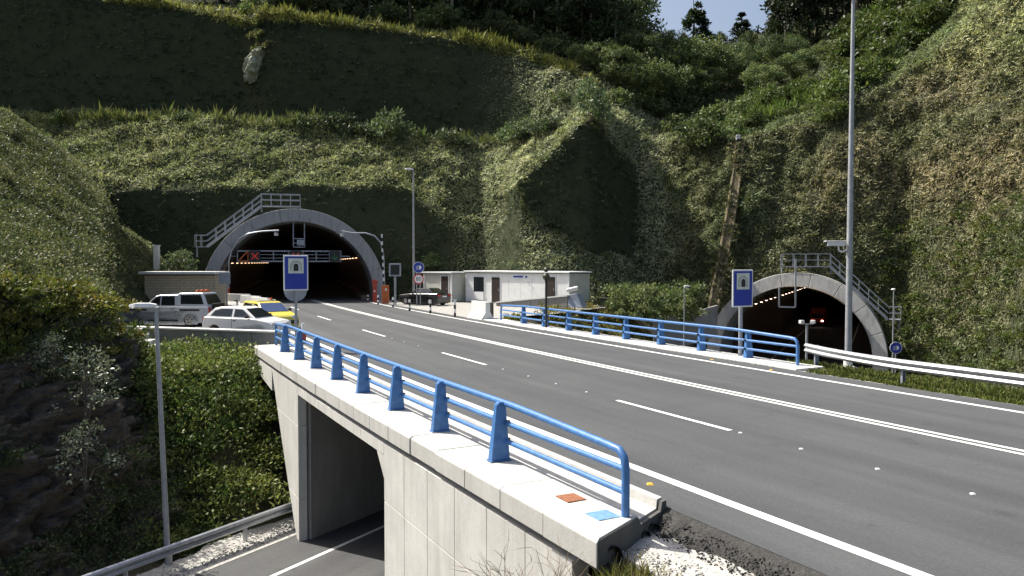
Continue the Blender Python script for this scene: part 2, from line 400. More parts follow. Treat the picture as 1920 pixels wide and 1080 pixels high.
LEFT = [                                             # the bank on the left, from the rock's upper edge to its crest and down behind
 (-900, [(560,16),(430,24),(240,36),(20,46),(60,74)]),
 (-300, [(553,20),(430,26),(270,37),(140,48),(170,76)]),
 (0,    [(540,24),(452,31),(330,41),(206,52),(214,77)]),
 (90,   [(548,27),(474,34),(374,44),(264,56),(264,77)]),
 (180,  [(578,30),(516,37),(436,47),(352,60),(354,77)]),
 (222,  [(606,33),(601,44),(545,55),(428,64),(433,75)]),
 (240,  [(612,33.6),(606,45),(560,57),(436,65),(440,75)]),
 (262,  [(622,34.6),(610,46),(568,59),(452,66.5),(456,75)]),
 (310,  [(632,36),(612,46),(570,63),(494,70),(500,75)]),
 (360,  [(632,36.5),(610,47),(568,64),(522,71),(530,75)]),
 (420,  [(632,37),(612,48),(572,66),(566,72),(570,75)]),
]
def net_eval(net, cols, rows_per):
    xs = np.array([c[0] for c in net], float); tab = np.array([c[1] for c in net], float)
    ni = tab.shape[1]
    g = np.zeros((len(cols), ni, 2))
    for j in range(ni):
        for k in range(2): g[:, j, k] = np.interp(cols, xs, tab[:, j, k])
    out = []; R = []
    for j in range(ni-1):
        n = rows_per[j]
        for i in range(n+(1 if j == ni-2 else 0)):
            f = i/n; out.append(g[:, j]*(1-f)+g[:, j+1]*f); R.append(j+f)
    G = np.stack(out, 1)                             # cols x rows x (py, Y)
    px = np.repeat(np.asarray(cols, float)[:, None], G.shape[1], 1)
    v = (540-G[..., 0])/F; dy = math.cos(PITCH)+v*math.sin(PITCH); dz = v*math.cos(PITCH)-math.sin(PITCH)
    Y = G[..., 1]; W = np.stack([(px-960)/F*Y/dy, Y, HC+dz*Y/dy], -1)
    return W, px, G[..., 0], np.array(R)
def smooth_cols(W, k=2, it=1):
    for _ in range(it):
        A = W.copy()
        A[1:-1] = (W[:-2]+2*W[1:-1]+W[2:])/4; W = A
    return W
def grid_normals(W):
    du = np.gradient(W, axis=0); dv = np.gradient(W, axis=1)
    n = np.cross(du, dv); n /= np.linalg.norm(n, axis=-1, keepdims=True)+1e-9
    return n
def grid_faces(nc, nr):
    i = np.arange(nc*nr).reshape(nc, nr)
    return np.stack([i[:-1, :-1], i[1:, :-1], i[1:, 1:], i[:-1, 1:]], -1)

PL_C = np.array([-18.9, 70.0]); PL_D = np.array([-0.25, 0.968])        # left tunnel: foot of its mouth and its direction
PL_O, PL_I = 7.85, 6.75
PR_C = np.array([22.54, 64.0]); PR_D = np.array([0.42, 0.907]); PR_Z = -5.2
PR_O, PR_I = 6.95, 5.85
def in_portal(P, c, d, z0, r):
    dx = P[..., 0]-c[0]; dy = P[..., 1]-c[1]
    lat = dx*d[1]-dy*d[0]; al = dx*d[0]+dy*d[1]
    h = P[..., 2]-z0
    return (np.hypot(lat, np.maximum(h, 0)) < r) & (al > -3) & (al < 30)

hc = np.concatenate([np.arange(-600, -150, 30), np.arange(-150, 2080, 5.0), np.arange(2080, 2601, 40)])
HW, HPX, HPY, HR = net_eval(NET, hc, [28, 16, 18, 7, 36, 8, 14])
HW = smooth_cols(HW, it=2)
hn = grid_normals(HW)
if hn[len(hc)//2, 40, 1] > 0: hn = -hn
HNZ = np.abs(hn[..., 2]).copy()
steep = np.clip((HNZ-0.18)/0.3, 0.05, 1)
rough = 1+0.9*np.clip((HPX-1180)/150, 0, 1)
disp = (0.5*vnoise(HW, 4.2, 1)+0.36*rough*vnoise(HW, 1.7, 2)+0.24*rough*vnoise(HW, 0.8, 3))*steep+(0.09*vnoise(HW, 0.9, 4)+0.09*vnoise(HW, 2.1, 8))*np.clip(steep*3, 0.3, 1)
disp[:, :2] *= 0.3
HB = HW.copy(); HW = HW+hn*disp[..., None]
faces = grid_faces(*HW.shape[:2]).reshape(-1, 4)
fc = HW.reshape(-1, 3)[faces].mean(1)
kill = in_portal(fc, PL_C, PL_D, 0.0, PL_O-0.45) | in_portal(fc, PR_C, PR_D, PR_Z, PR_O-0.45)
hill = link_mesh('hillside', fast_mesh('hillside', HW.reshape(-1, 3), faces[~kill], [M['hill']], smooth=True))
tag(hill, kind='structure')
H_OK = faces[~kill]

lc = np.concatenate([np.arange(-900, -150, 30), np.arange(-150, 421, 4.0)])
LW, LPX, LPY, LR = net_eval(LEFT, lc, [16, 26, 26, 10])
LW = smooth_cols(LW, it=3); ln = grid_normals(LW)
if ln[len(lc)//2, 20, 2] < 0: ln = -ln
LW = LW+ln*(0.5*vnoise(LW, 4.0, 5)+0.25*vnoise(LW, 1.5, 6)+0.1*vnoise(LW, 0.6, 7))[..., None]*np.clip(LR/8+0.1, 0, 1)[None, :, None]*np.clip((330-LPX)/60, 0.0, 1)[..., None]
lfaces = grid_faces(*LW.shape[:2]).reshape(-1, 4)
tag(link_mesh('left_bank', fast_mesh('left_bank', LW.reshape(-1, 3), lfaces, [M['hill']], smooth=True)), kind='structure')

# rock face beside the lower road
CL = [((-19.5, 9.0, -5.4), (-22.5, 11.5, 3.0)), ((-17.5, 13.0, -5.4), (-20.0, 15.5, 2.9)), ((-13.9, 19.8, -5.4), (-15.6, 23.8, 2.65)),
      ((-12.3, 22.6, -5.4), (-15.0, 27.0, 2.4)), ((-11.0, 25.2, -5.4), (-15.4, 32.0, 1.0)), ((-11.1, 27.5, -5.2), (-15.8, 34.5, 0.1)), ((-12.0, 30.0, -4.0), (-16.0, 36.0, -0.2))]
ct = np.linspace(0, len(CL)-1, 300); cr = np.linspace(0, 1, 150)
lo = np.stack([np.interp(ct, range(len(CL)), [c[0][k] for c in CL]) for k in range(3)], -1)+np.array([1.2, -0.7, 0])*np.clip(5-ct, 0, 1)[:, None]
hi = np.stack([np.interp(ct, range(len(CL)), [c[1][k] for c in CL]) for k in range(3)], -1)
bow = np.sin(cr*math.pi)[None, :, None]*np.array([0.25, -0.15, 0.25])
CW = lo[:, None]*(1-cr)[None, :, None]+hi[:, None]*cr[None, :, None]+bow
cn = grid_normals(CW)
if cn[150, 75, 0] < 0: cn = -cn
st = CW*np.array([1, 1, 2.4])
blk = np.floor(vnoise(st, 1.3, 11)*5)/5+0.5*np.floor(vnoise(st*1.0, 0.55, 15)*4)/4+0.3*np.floor(vnoise(st, 0.3, 18)*3)/3
CW = CW+cn*(0.55*vnoise(CW, 3.0, 12)+0.4*blk+0.2*vnoise(st, 0.6, 13)+0.10*vnoise(st, 0.25, 14)-0.45*(1-np.abs(vnoise(st, 0.9, 16)))**5-0.22*(1-np.abs(vnoise(st, 0.4, 17)))**4)[..., None]*np.clip(np.minimum(cr, 1-cr)*8+0.15, 0, 1)[None, :, None]
tag(link_mesh('rock_face', fast_mesh('rock_face', CW.reshape(-1, 3), grid_faces(300, 150).reshape(-1, 4), [M['rock']])), kind='structure')

# the low land: plain, lower-road cutting and banks, as one height field; a flat sheet below reaches the horizon
def wall_y(X): return 32.4-(X+9.2)*0.346
def low_z(X, Y):
    s, o = RSO(X, Y); p = P2(X, Y)
    plain = np.full_like(X, -0.16)
    left = np.where(Y > wall_y(X)+0.95, plain, np.minimum(-0.7, -5.25+np.maximum(0, -p-5.5)*0.85))
    left = np.where(Y < 28.5, np.maximum(-5.3, np.minimum(left, -5.3+np.maximum(0, Y-25.0)*1.3)), left)
    left = np.where(o < -1.9, left, -5.25+np.maximum(0, -p-4.6)*0.8)
    right = np.where(o < 12.6, -5.25+np.maximum(0, p-4.6)*0.62, np.maximum(-5.25, -0.12-0.62*np.maximum(0, o-13.6)))
    z = np.where(p < 0, left, right)
    z = np.minimum(z, -0.16)
    e = -0.42-0.75*np.maximum(0, -2.6-o)
    z = np.where(s < 2.2+0.6*(o+2.6), np.where(o < 12.9, np.maximum(z, np.where(o < -1.2, e, -0.16)), z), z)
    return z
gx = np.arange(-46, 62, 0.5); gy = np.arange(-14, 80, 0.5)
GX, GY = np.meshgrid(gx, gy, indexing='ij')
GZ = low_z(GX, GY)
GP = np.stack([GX, GY, GZ], -1)
flat = np.abs(P2(GX, GY)) < 5.0
lot = (GZ > -0.2)
GZ2 = GZ+np.where(flat | lot, 0, 0.16*vnoise(GP, 2.2, 21)+0.08*vnoise(GP, 0.9, 22))
GP[..., 2] = GZ2
tf = grid_faces(*GX.shape).reshape(-1, 4); tc_ = GP.reshape(-1, 3)[tf].mean(1)
def in_tube(P, c, d, r):
    dx = P[:, 0]-c[0]; dy = P[:, 1]-c[1]
    return (np.abs(dx*d[1]-dy*d[0]) < r) & (dx*d[0]+dy*d[1] > 0.6)
tf = tf[~(in_tube(tc_, PL_C, PL_D, PL_I+0.5) | in_tube(tc_, PR_C, PR_D, PR_I+0.5))]
tag(link_mesh('terrain', fast_mesh('terrain', GP.reshape(-1, 3), tf, [M['soil']], smooth=True)), kind='structure')
b = MB(); b.add([(-1500, -800, -9), (1500, -800, -9), (1500, 2500, -9), (-1500, 2500, -9)], [(0, 1, 2, 3)])
tag(b.build('ground', M['soil']), kind='structure')

# ------------------------------------------------------------------ roads
def strip_mesh(name, pts_fn, ss, oo, mat, parent=None, z=0.0):
    V = [[pts_fn(s, o, z) for o in oo] for s in ss]; V = np.array(V)
    me = fast_mesh(name, V.reshape(-1, 3), grid_faces(len(ss), len(oo)).reshape(-1, 4)[:, ::-1], [mat])
    a = me.attributes.new('lane', 'FLOAT_VECTOR', 'POINT')
    L = np.array([[(s*0.06, o*1.5, 0) for o in oo] for s in ss], np.float32).reshape(-1)
    a.data.foreach_set('vector', L)
    return link_mesh(name, me, parent)
road = empty('road'); tag(road, kind='structure')
strip_mesh('carriageway', RP, np.arange(-34, 70, 1.0), np.array([-1.0, 0, 2, 4, 6, 8, 10, 11.5]), M['asphalt'], road, 0.0)
strip_mesh('carriageway', RP, np.arange(29.5, 70, 1.0), np.array([-4.2, -2.5, -1.0]), M['asphalt'], road, -0.001)
def mark(name, s0, s1, o0, o1, z=0.005, step=1.0):
    ss = np.linspace(s0, s1, max(2, int((s1-s0)/step)+1))
    return strip_mesh(name, RP, ss, np.array([o0, o1]), M['paint'], road, z)
mark('edge_line', -34, 68, -0.2, 0.0)
mark('edge_line', -34, 62, 10.5, 10.68)
mark('centre_line', -34, 68, 6.47, 6.6); mark('centre_line', -34, 68, 6.74, 6.87)
for s0 in (-5.0+0.4-11.65*2, -5.0+0.4-11.65, -4.9, 6.6, 18.3, 29.7, 41.2, 52.8):
    mark('lane_dash', s0, s0+4.0, 3.3, 3.43)
stud = None
for s_, o_ in [(6.3, 3.36), (4.75, 3.36), (3.14, 3.36), (1.53, 3.36), (17.0, 3.36), (15.26, 3.36), (13.6, 3.36), (12.0, 3.36), (28.6, 3.36), (26.8, 3.36), (25, 3.36)]:
    if stud is None:
        b = MB(); b.hexa([(-.032, -.035, 0), (.032, -.035, 0), (.032, .035, 0), (-.032, .035, 0), (-.025, -.025, .018), (.025, -.025, .018), (.025, .025, .018), (-.025, .025, .018)])
        stud = b.build('road_stud', M['sign_white'], road)
        o = stud
    else:
        o = stud.copy(); col.objects.link(o)
    o.location = RP(s_, o_, 0.003)
for (s_, o_) in [(4.16, -0.5), (13.0, 10.85), (16.0, 11.0)]:
    b = MB(); b.hexa([(-.05, -.05, 0), (.05, -.05, 0), (.05, .05, 0), (-.05, .05, 0), (-.03, -.03, .02), (.03, -.03, .02), (.03, .03, .02), (-.03, .03, .02)])
    o = b.build('amber_stud', simple('amber_reflector', (0.8, 0.45, 0.05), 0.4), road); o.location = RP(s_, o_, 0.003)

# crumbling asphalt edge and gravel verge at the near end, gravel strip along the far side
b = MB(); ss = np.arange(-20, 3.6, 0.12); vs_ = []
for s_ in ss:
    j = 0.10*vnoise(np.array([s_, 0, 0]), 0.5, 31)+0.07*vnoise(np.array([s_, 0, 0]), 0.17, 32)
    vs_ += [RP(s_, -0.98, -0.002), RP(s_, -1.10+j*0.6, -0.03), RP(s_, -1.38+j*1.4, -0.22)]
n = len(ss); b.add(vs_, [(i*3+k, i*3+k+1, i*3+4+k, i*3+3+k) for i in range(n-1) for k in (0, 1)])
tag(b.build('asphalt_edge', M['black_soil']), kind='structure')
b = MB(); vs_ = []
for s_ in ss:
    j = 0.12*vnoise(np.array([s_, 5, 0]), 0.9, 33)
    oc = -3.0 if s_ < 1.6 else -2.2
    vs_ += [RP(s_, -1.26+j*0.2, -0.205), RP(s_, -1.7, -0.22+j*0.2), RP(s_, max(oc, -2.3), -0.27), RP(s_, oc+j*0.3, -0.5)]
b.add(vs_, [(i*4+k, i*4+k+1, i*4+5+k, i*4+4+k) for i in range(n-1) for k in (0, 1, 2)])
tag(b.build('gravel_verge', M['gravel_white']), kind='structure')
b = MB(); ss = np.arange(-30, 14, 0.25); vs_ = []
for s_ in ss:
    j = 0.12*vnoise(np.array([s_, 9, 0]), 0.8, 35)
    vs_ += [RP(s_, 11.5, -0.003), RP(s_, 11.75+j, -0.03), RP(s_, 12.3+j, -0.12)]
n = len(ss); b.add(vs_, [(i*3+k, i*3+k+1, i*3+4+k, i*3+3+k) for i in range(n-1) for k in (0, 1)])
tag(b.build('earth_shoulder', M['gravel']), kind='structure')

# car park on the left, gravel lot by the cabins
def sheet(name, pts, z, mat):
    b = MB(); b.add([(p[0], p[1], z) for p in pts], [tuple(range(len(pts)))])
    return tag(b.build(name, mat), kind='structure')
sheet('car_park', [(-9.5, 32.75), (-10.4, 34.6), RP(40, -4.0), RP(55, -4.2), RP(68, -4.2), (-36, 72.5), (-36, 60), (-24, 40), (-17.55, 35.5)], -0.06, M['lot'])
sheet('gravel_lot', [RP(37.5, 11.5), RP(48, 11.5), RP(58, 11.5), RP(69, 11.5), (-4, 74), (6, 68), (7.5, 62), (3, 54), RP(40, 14.5)], -0.05, M['gravel'])

# lower road
low = empty('lower_road'); tag(low, kind='structure')
tl = np.concatenate([np.arange(-26, 50, 1.0)])
def LP(t, p, z=-5.2):
    q = L2(t, p, z)
    k = max(0.0, t-18)/34.0                          # eases towards the right tunnel's mouth
    tgt = np.array([PR_C[0], PR_C[1]])+np.array([PR_D[1], -PR_D[0]])*p+PR_D*(t-50.5)
    k = min(1.0, k); k = k*k*(3-2*k)
    q[:2] = q[:2]*(1-k)+tgt*k
    return q
strip_mesh('carriageway', LP, np.arange(-26, 120, 1.0), np.array([-4.3, -2, 0, 2, 4.3]), M['asphalt_low'], low, -5.2)
def lmark(name, t0, t1, p0, p1):
    return strip_mesh(name, LP, np.arange(t0, t1+0.01, 1.0), np.array([p0, p1]), M['paint'], low, -5.195)
lmark('edge_line', -26, 110, -2.5, -2.36); lmark('edge_line', -26, 110, 3.5, 3.65)
b = MB(); ss = np.arange(-26, 9.5, 0.3); vs_ = []
for s_ in ss:
    j = 0.1*vnoise(np.array([s_, 3, 0]), 0.7, 41)
    vs_ += [LP(s_, -4.3, -5.19), LP(s_, -4.9+j, -5.15), LP(s_, -5.7+2.5*j, -5.12)]
n = len(ss); b.add(vs_, [(i*3+k, i*3+3+k, i*3+4+k, i*3+1+k) for i in range(n-1) for k in (0, 1)])
tag(b.build('gravel_strip', M['gravel_white']), kind='structure')

# ------------------------------------------------------------------ the bridge
br = empty('road_bridge', RP(14, -2.0, 0), 'pale concrete road bridge with long white coping over the lower road', 'bridge')
BL = Vector(br.location)
def BP(s, o, z): return Vector(RP(s, o, z))-BL
SL, SR, ZT, ZB = 19.0, 10.45, -0.66, -5.3
def slab_piece(s0, s1, o0, o1, z0, z1, name, mat, bevel=0.0):
    b = MB()
    b.hexa([BP(s0, o0, z0), BP(s0, o1, z0), BP(s1, o1, z0), BP(s1, o0, z0), BP(s0, o0, z1), BP(s0, o1, z1), BP(s1, o1, z1), BP(s1, o0, z1)])
    return b.build(name, mat, br, bevel)
# coping: one block after another with open joints, profile with chamfered outer arris
rj = np.random.default_rng(3)
s0 = 2.3
while s0 < 27.2:
    s1 = min(s0+1.28, 27.4)
    dz = rj.normal(0, 0.004); do = rj.normal(0, 0.005)
    prof = [(-2.72+do, -0.27), (-2.72+do, 0.04+dz), (-2.66+do, 0.085+dz), (-1.78, 0.095+dz), (-1.74, 0.07), (-1.74, -0.27)]
    a = [BP(s0+0.008+(0.5*(o+2.7) if s0 < 2.5 else 0), o, z) for o, z in prof]
    c = [BP(s1-0.008, o, z) for o, z in prof]
    b = MB(); n = len(prof)
    b.add(a+c, [tuple(reversed(range(n))), tuple(range(n, 2*n))]+[(i, (i+1) % n, n+(i+1) % n, n+i) for i in range(n)])
    b.build('coping_block', M['conc_top'], br, 0.012)
    s0 = s1
# gutter channel and inner kerb
b = MB(); ss = np.linspace(2.75, 36, 60); prof = [(-1.738, -0.02), (-1.16, 0.0), (-1.14, 0.12), (-1.0, 0.115), (-0.985, -0.3), (-1.738, -0.3)]
n = len(prof); vs_ = [BP(s_+(0.5*(o+2.0) if i == 0 else 0), o, z) for i, s_ in enumerate(ss) for o, z in prof]
fs = [(i*n+k, i*n+(k+1) % n, (i+1)*n+(k+1) % n, (i+1)*n+k) for i in range(len(ss)-1) for k in range(n)]
b.add(vs_, fs+[tuple(range(n)), tuple(range((len(ss)-1)*n, len(ss)*n))])
b.build('gutter_kerb', M['conc_top'], br)
# dark recess strip below the coping, slab, facing panels round the opening
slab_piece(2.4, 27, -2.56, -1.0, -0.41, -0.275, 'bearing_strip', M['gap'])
def skew(o): return 0.60*(o+2.6)
b = MB()                                             # deck slab, ends parallel to the lower road
q = []
for z in (-0.62, -0.03):
    q += [BP(2.9+skew(-2.45), -2.5, z), BP(2.9+skew(12.7), 12.7, z), BP(28+skew(12.7), 12.7, z), BP(28, -2.5, z)]
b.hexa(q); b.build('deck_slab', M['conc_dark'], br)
g = 0.005
def panel(s0, s1, z0a, z1a, z0b=None, z1b=None):     # facing panel; a = near end, b = far end heights
    z0b = z0a if z0b is None else z0b; z1b = z1a if z1b is None else z1b
    b = MB()
    b.hexa([BP(s0+g, -2.66, z0a), BP(s0+g, -2.40, z0a), BP(s1-g, -2.40, z0b), BP(s1-g, -2.66, z0b),
            BP(s0+g, -2.66, z1a), BP(s0+g, -2.40, z1a), BP(s1-g, -2.40, z1b), BP(s1-g, -2.66, z1b)])
    return b.build('concrete_panel', M['conc'], br, 0.01)
ps = [SR-1.25*i for i in range(0, 7)]
for i in range(6):
    panel(ps[i+1], ps[i], -1.62, -0.405)
    panel(ps[i+1], ps[i], -3.9, -1.62-2*g); panel(ps[i+1], ps[i], ZB, -3.9-2*g)
for i in range(5):                                   # lintel course above the opening
    a, c = SR+(SL-SR)*i/5, SR+(SL-SR)*(i+1)/5
    panel(a, c, ZT, -0.405)
b = MB(); b.prism([(0, 0), (0.5, 0), (0, -0.5)], BP(SR+g, -2.655, ZT-g), tuple(RT(SR)), (0, 0, 1), tuple(BP(SR, -2.0, 0)-BP(SR, -2.5, 0)), 0.5); b.build('haunch', M['conc'], br)
# wing wall: tapers to nothing at the foot of the bank
SW = 23.6
zs = [-0.405, -1.62, -3.9, ZB]; we = [SW, 22.6, 20.6, 19.25]
for k in range(3):
    zt, zb = zs[k]-(2*g if k else 0), zs[k+1]; b = MB()
    b.hexa([BP(SL+g, -2.66, zb), BP(SL+g, -2.40, zb), BP(we[k+1], -2.40, zb), BP(we[k+1], -2.66, zb),
            BP(SL+g, -2.66, zt), BP(SL+g, -2.40, zt), BP(we[k], -2.40, zt), BP(we[k], -2.66, zt)])
    b.build('concrete_panel', M['conc'], br, 0.01)
panel(SW-0.0, 27.0, -1.2, -0.405, -0.95, -0.405)
# side walls of the underpass, cast in bays
def side_wall(s_at, sign, name='underpass_wall'):
    st_ = RP(s_at, -2.29)[:2]
    for k in range(4):
        a = st_+D2*(4.4*k+0.01); c = st_+D2*(4.4*(k+1)-0.01); th_ = N2*0.4*sign
        b = MB(); Z0, Z1 = -5.4, -0.63
        q = []
        for z in (Z0, Z1):
            for p in (a, a+th_, c+th_, c): q.append(Vector((p[0], p[1], z))-BL)
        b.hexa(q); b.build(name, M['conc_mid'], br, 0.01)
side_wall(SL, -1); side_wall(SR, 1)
# far-side kerb, seen as a pale strip under the far railing
s0 = 12.6
while s0 < 38.4:
    slab_piece(s0+0.008, s0+2.5-0.008, 11.52, 12.75, -0.25, 0.05, 'kerb_block', M['white_block'], 0.015); s0 += 2.5
b = MB(); prof = [(-2.70, -0.26), (-2.70, 0.03), (-2.65, 0.075), (-1.78, 0.08), (-1.70, -0.03), (-1.17, -0.01), (-1.13, 0.11), (-1.01, 0.105), (-0.99, -0.29)]
a = [BP(2.29+0.5*(o+2.7), o, z) for o, z in prof]; c = [BP(2.33+0.5*(o+2.7)+0.02, o, z) for o, z in prof]; n = len(prof)
b.add(a+c, [tuple(reversed(range(n))), tuple(range(n, 2*n))]+[(i, (i+1) % n, n+(i+1) % n, n+i) for i in range(n)]); b.build('broken_end', concrete('dark_concrete', (0.1, 0.1, 0.095), 0.6), br)  # thin plate over the cut end, darker than the coping
# ducts sticking out of the cut end
for o_, r in ((-2.42, 0.13), (-1.62, 0.07), (-1.42, 0.11), (-1.1, 0.06)):
    b = MB(); A = BP(2.3+0.5*(o_+2.7)+0.3, o_, -0.2); Bq = A-Vector(RT(2))*0.36
    b.tube([A, Bq], r, 14, 0, False); b.tube([Bq, A], r*0.85, 14, 0, False); b.build('duct_pipe', M['dark_metal'], br)
# base plates on the coping
def plate(s_, o_, mat, nm, ds=0.36, dо=0.36):
    b = MB(); b.hexa([BP(s_-ds/2, o_-dо/2, 0.094), BP(s_-ds/2, o_+dо/2, 0.094), BP(s_+ds/2, o_+dо/2, 0.094), BP(s_+ds/2, o_-dо/2, 0.094),
                      BP(s_-ds/2, o_-dо/2, 0.108), BP(s_-ds/2, o_+dо/2, 0.108), BP(s_+ds/2, o_+dо/2, 0.108), BP(s_+ds/2, o_-dо/2, 0.108)])
    o = b.build(nm, mat, br, 0.004); return o
tag(plate(3.85, -2.12, M['rust'], 'base_plate', 0.34, 0.30), 'rusty square plate')
tag(plate(3.0, -2.16, M['blue_plate'], 'base_plate', 0.34, 0.34), 'blue painted square plate')

# ------------------------------------------------------------------ railings and guardrails
def railing(o_, s_posts, s_a, s_b, zb, label, hoopz=1.0, flip=1):
    rt = empty('bridge_railing', RP(s_posts[0], o_, zb), label, 'railing')
    L = Vector(rt.location)
    def Q(s, o, z): return Vector(RP(s, o, z+zb))-L
    for s_ in s_posts:
        t = Vector(RT(s_)); nrm = Vector(RP(s_, o_+1, 0)-RP(s_, o_, 0)).normalized()
        b = MB(); base = Q(s_, o_, 0)
        def rect(z, wd, dp, off=0.0):
            c = base+Vector((0, 0, z))+nrm*off
            return [c-t*dp-nrm*wd, c-t*dp+nrm*wd, c+t*dp+nrm*wd, c+t*dp-nrm*wd]
        b.hexa(rect(0.02, 0.17, 0.075)+rect(0.94, 0.085, 0.05, 0.02*flip))
        b.hexa(rect(0.0, 0.19, 0.10)+rect(0.02, 0.19, 0.10))
        b.hexa(rect(0.94, 0.07, 0.07, 0.02*flip)+rect(0.98, 0.05, 0.05, 0.02*flip))
        p = b.build('post', M['blue'], rt, 0.008)
        for z in (0.32, 0.62):
            k = MB(); c = base+Vector((0, 0, z))+nrm*0.12*flip; k.bar(c-nrm*0.1, c+nrm*0.08, 0.05, 0.07); k.build('rail_clamp', M['dark_metal'], p)
    oo = o_+0.11*flip
    for z in (0.32, 0.62):
        b = MB(); b.tube([Q(s, oo, z) for s in np.linspace(s_a, s_b, 26)], 0.042, 10); b.build('rail', M['blue'], rt)
    pts = [Q(s_a, oo, 0.0), Q(s_a, oo, hoopz-0.2), Q(s_a+0.04, oo, hoopz-0.08), Q(s_a+0.14, oo, hoopz)]
    pts += [Q(s, oo, hoopz+0.10*min(1, (s-s_a)/3, (s_b-s)/3)) for s in np.linspace(s_a+0.35, s_b-0.35, 26)]
    pts += [Q(s_b-0.14, oo, hoopz), Q(s_b-0.04, oo, hoopz-0.08), Q(s_b, oo, hoopz-0.2), Q(s_b, oo, 0.0)]
    b = MB(); b.tube(pts, 0.055, 12); b.build('top_rail', M['blue'], rt)
    return rt
railing(-2.04, [6.25+2.6*i for i in range(8)], 2.82, 27.0, 0.094, 'blue steel railing with wide tapered posts on the near bridge coping', 0.85)
railing(12.3, [15.6+2.55*i for i in range(8)], 13.2, 36.3, 0.05, 'long blue railing across the road along the far edge of the bridge', 0.86, -1)

def guardrail(name, line, post_at, zt, label, face, mats=('galv', 'galv'), ph=1.0):
    gr = empty(name, tuple(line[0]), label, 'guardrail'); L = Vector(tuple(line[0]))
    pts = [Vector(tuple(p)) for p in line]
    prof = [(0.0, 0.155), (0.045, 0.13), (0.08, 0.085), (0.045, 0.03), (0.0, 0.0), (0.045, -0.03), (0.08, -0.085), (0.045, -0.13), (0.0, -0.155)]
    V = []; Fs = []
    for i, p in enumerate(pts):
        d = (pts[min(i+1, len(pts)-1)]-pts[max(i-1, 0)]); d.z = 0; d.normalize(); nr = Vector((d.y, -d.x, 0))*face
        c = p-L
        V += [c+nr*a+Vector((0, 0, zz+zt-0.155)) for a, zz in prof]+[c+nr*(a-0.012)+Vector((0, 0, zz+zt-0.155)) for a, zz in reversed(prof)]
    n = len(prof)*2
    Fs = [(i*n+k, i*n+(k+1) % n, (i+1)*n+(k+1) % n, (i+1)*n+k) for i in range(len(pts)-1) for k in range(n)]
    Fs += [tuple(range(n)), tuple(range((len(pts)-1)*n, len(pts)*n))]
    b = MB(); b.add(V, Fs); b.build('beam', M[mats[0]], gr)
    for i in post_at:
        p = pts[i]; d = (pts[min(i+1, len(pts)-1)]-pts[max(i-1, 0)]); d.z = 0; d.normalize(); nr = Vector((d.y, -d.x, 0))*face
        c = p-L-nr*0.09
        b = MB(); rz = math.atan2(d.y, d.x)
        for sx, w1, w2 in ((0, 0.006, 0.12), ):
            b.box((c.x, c.y, c.z+(zt-ph)/2+0.0), (0.008, 0.12, zt+ph-0.02), 0, rz)
            b.box((c.x+d.x*0.03-nr.x*0.06, c.y+d.y*0.03-nr.y*0.06, c.z+(zt-ph)/2), (0.068, 0.008, zt+ph-0.02), 0, rz)
            b.box((c.x+d.x*0.03+nr.x*0.06, c.y+d.y*0.03+nr.y*0.06, c.z+(zt-ph)/2), (0.068, 0.008, zt+ph-0.02), 0, rz)
        p_ = b.build('post', M[mats[1]], gr)
        k = MB(); k.bar(c+Vector((0, 0, zt-0.15)), c+nr*0.09+Vector((0, 0, zt-0.15)), 0.1, 0.14); k.build('spacer', M[mats[1]], p_)
    return gr
line = [RP(s, 11.95+1.1*max(0, (s-9)/4.6)**1.6, -0.05) for s in np.arange(13.7, -26, -0.5)]
guardrail('guardrail', line, list(range(1, len(line), 8)), 0.74, 'galvanised guardrail on the grassy right verge beside the tall mast', 1, ('galv_pale', 'grey_metal'))
line = [LP(t, -5.05, -5.15) for t in np.arange(-22, 6.3, 0.5)]
guardrail('guardrail', line, [i for i in range(len(line)-2, 0, -8)], 0.74, 'galvanised guardrail beside the lower road at the foot of the rock face', 1, ('galv', 'galv'))

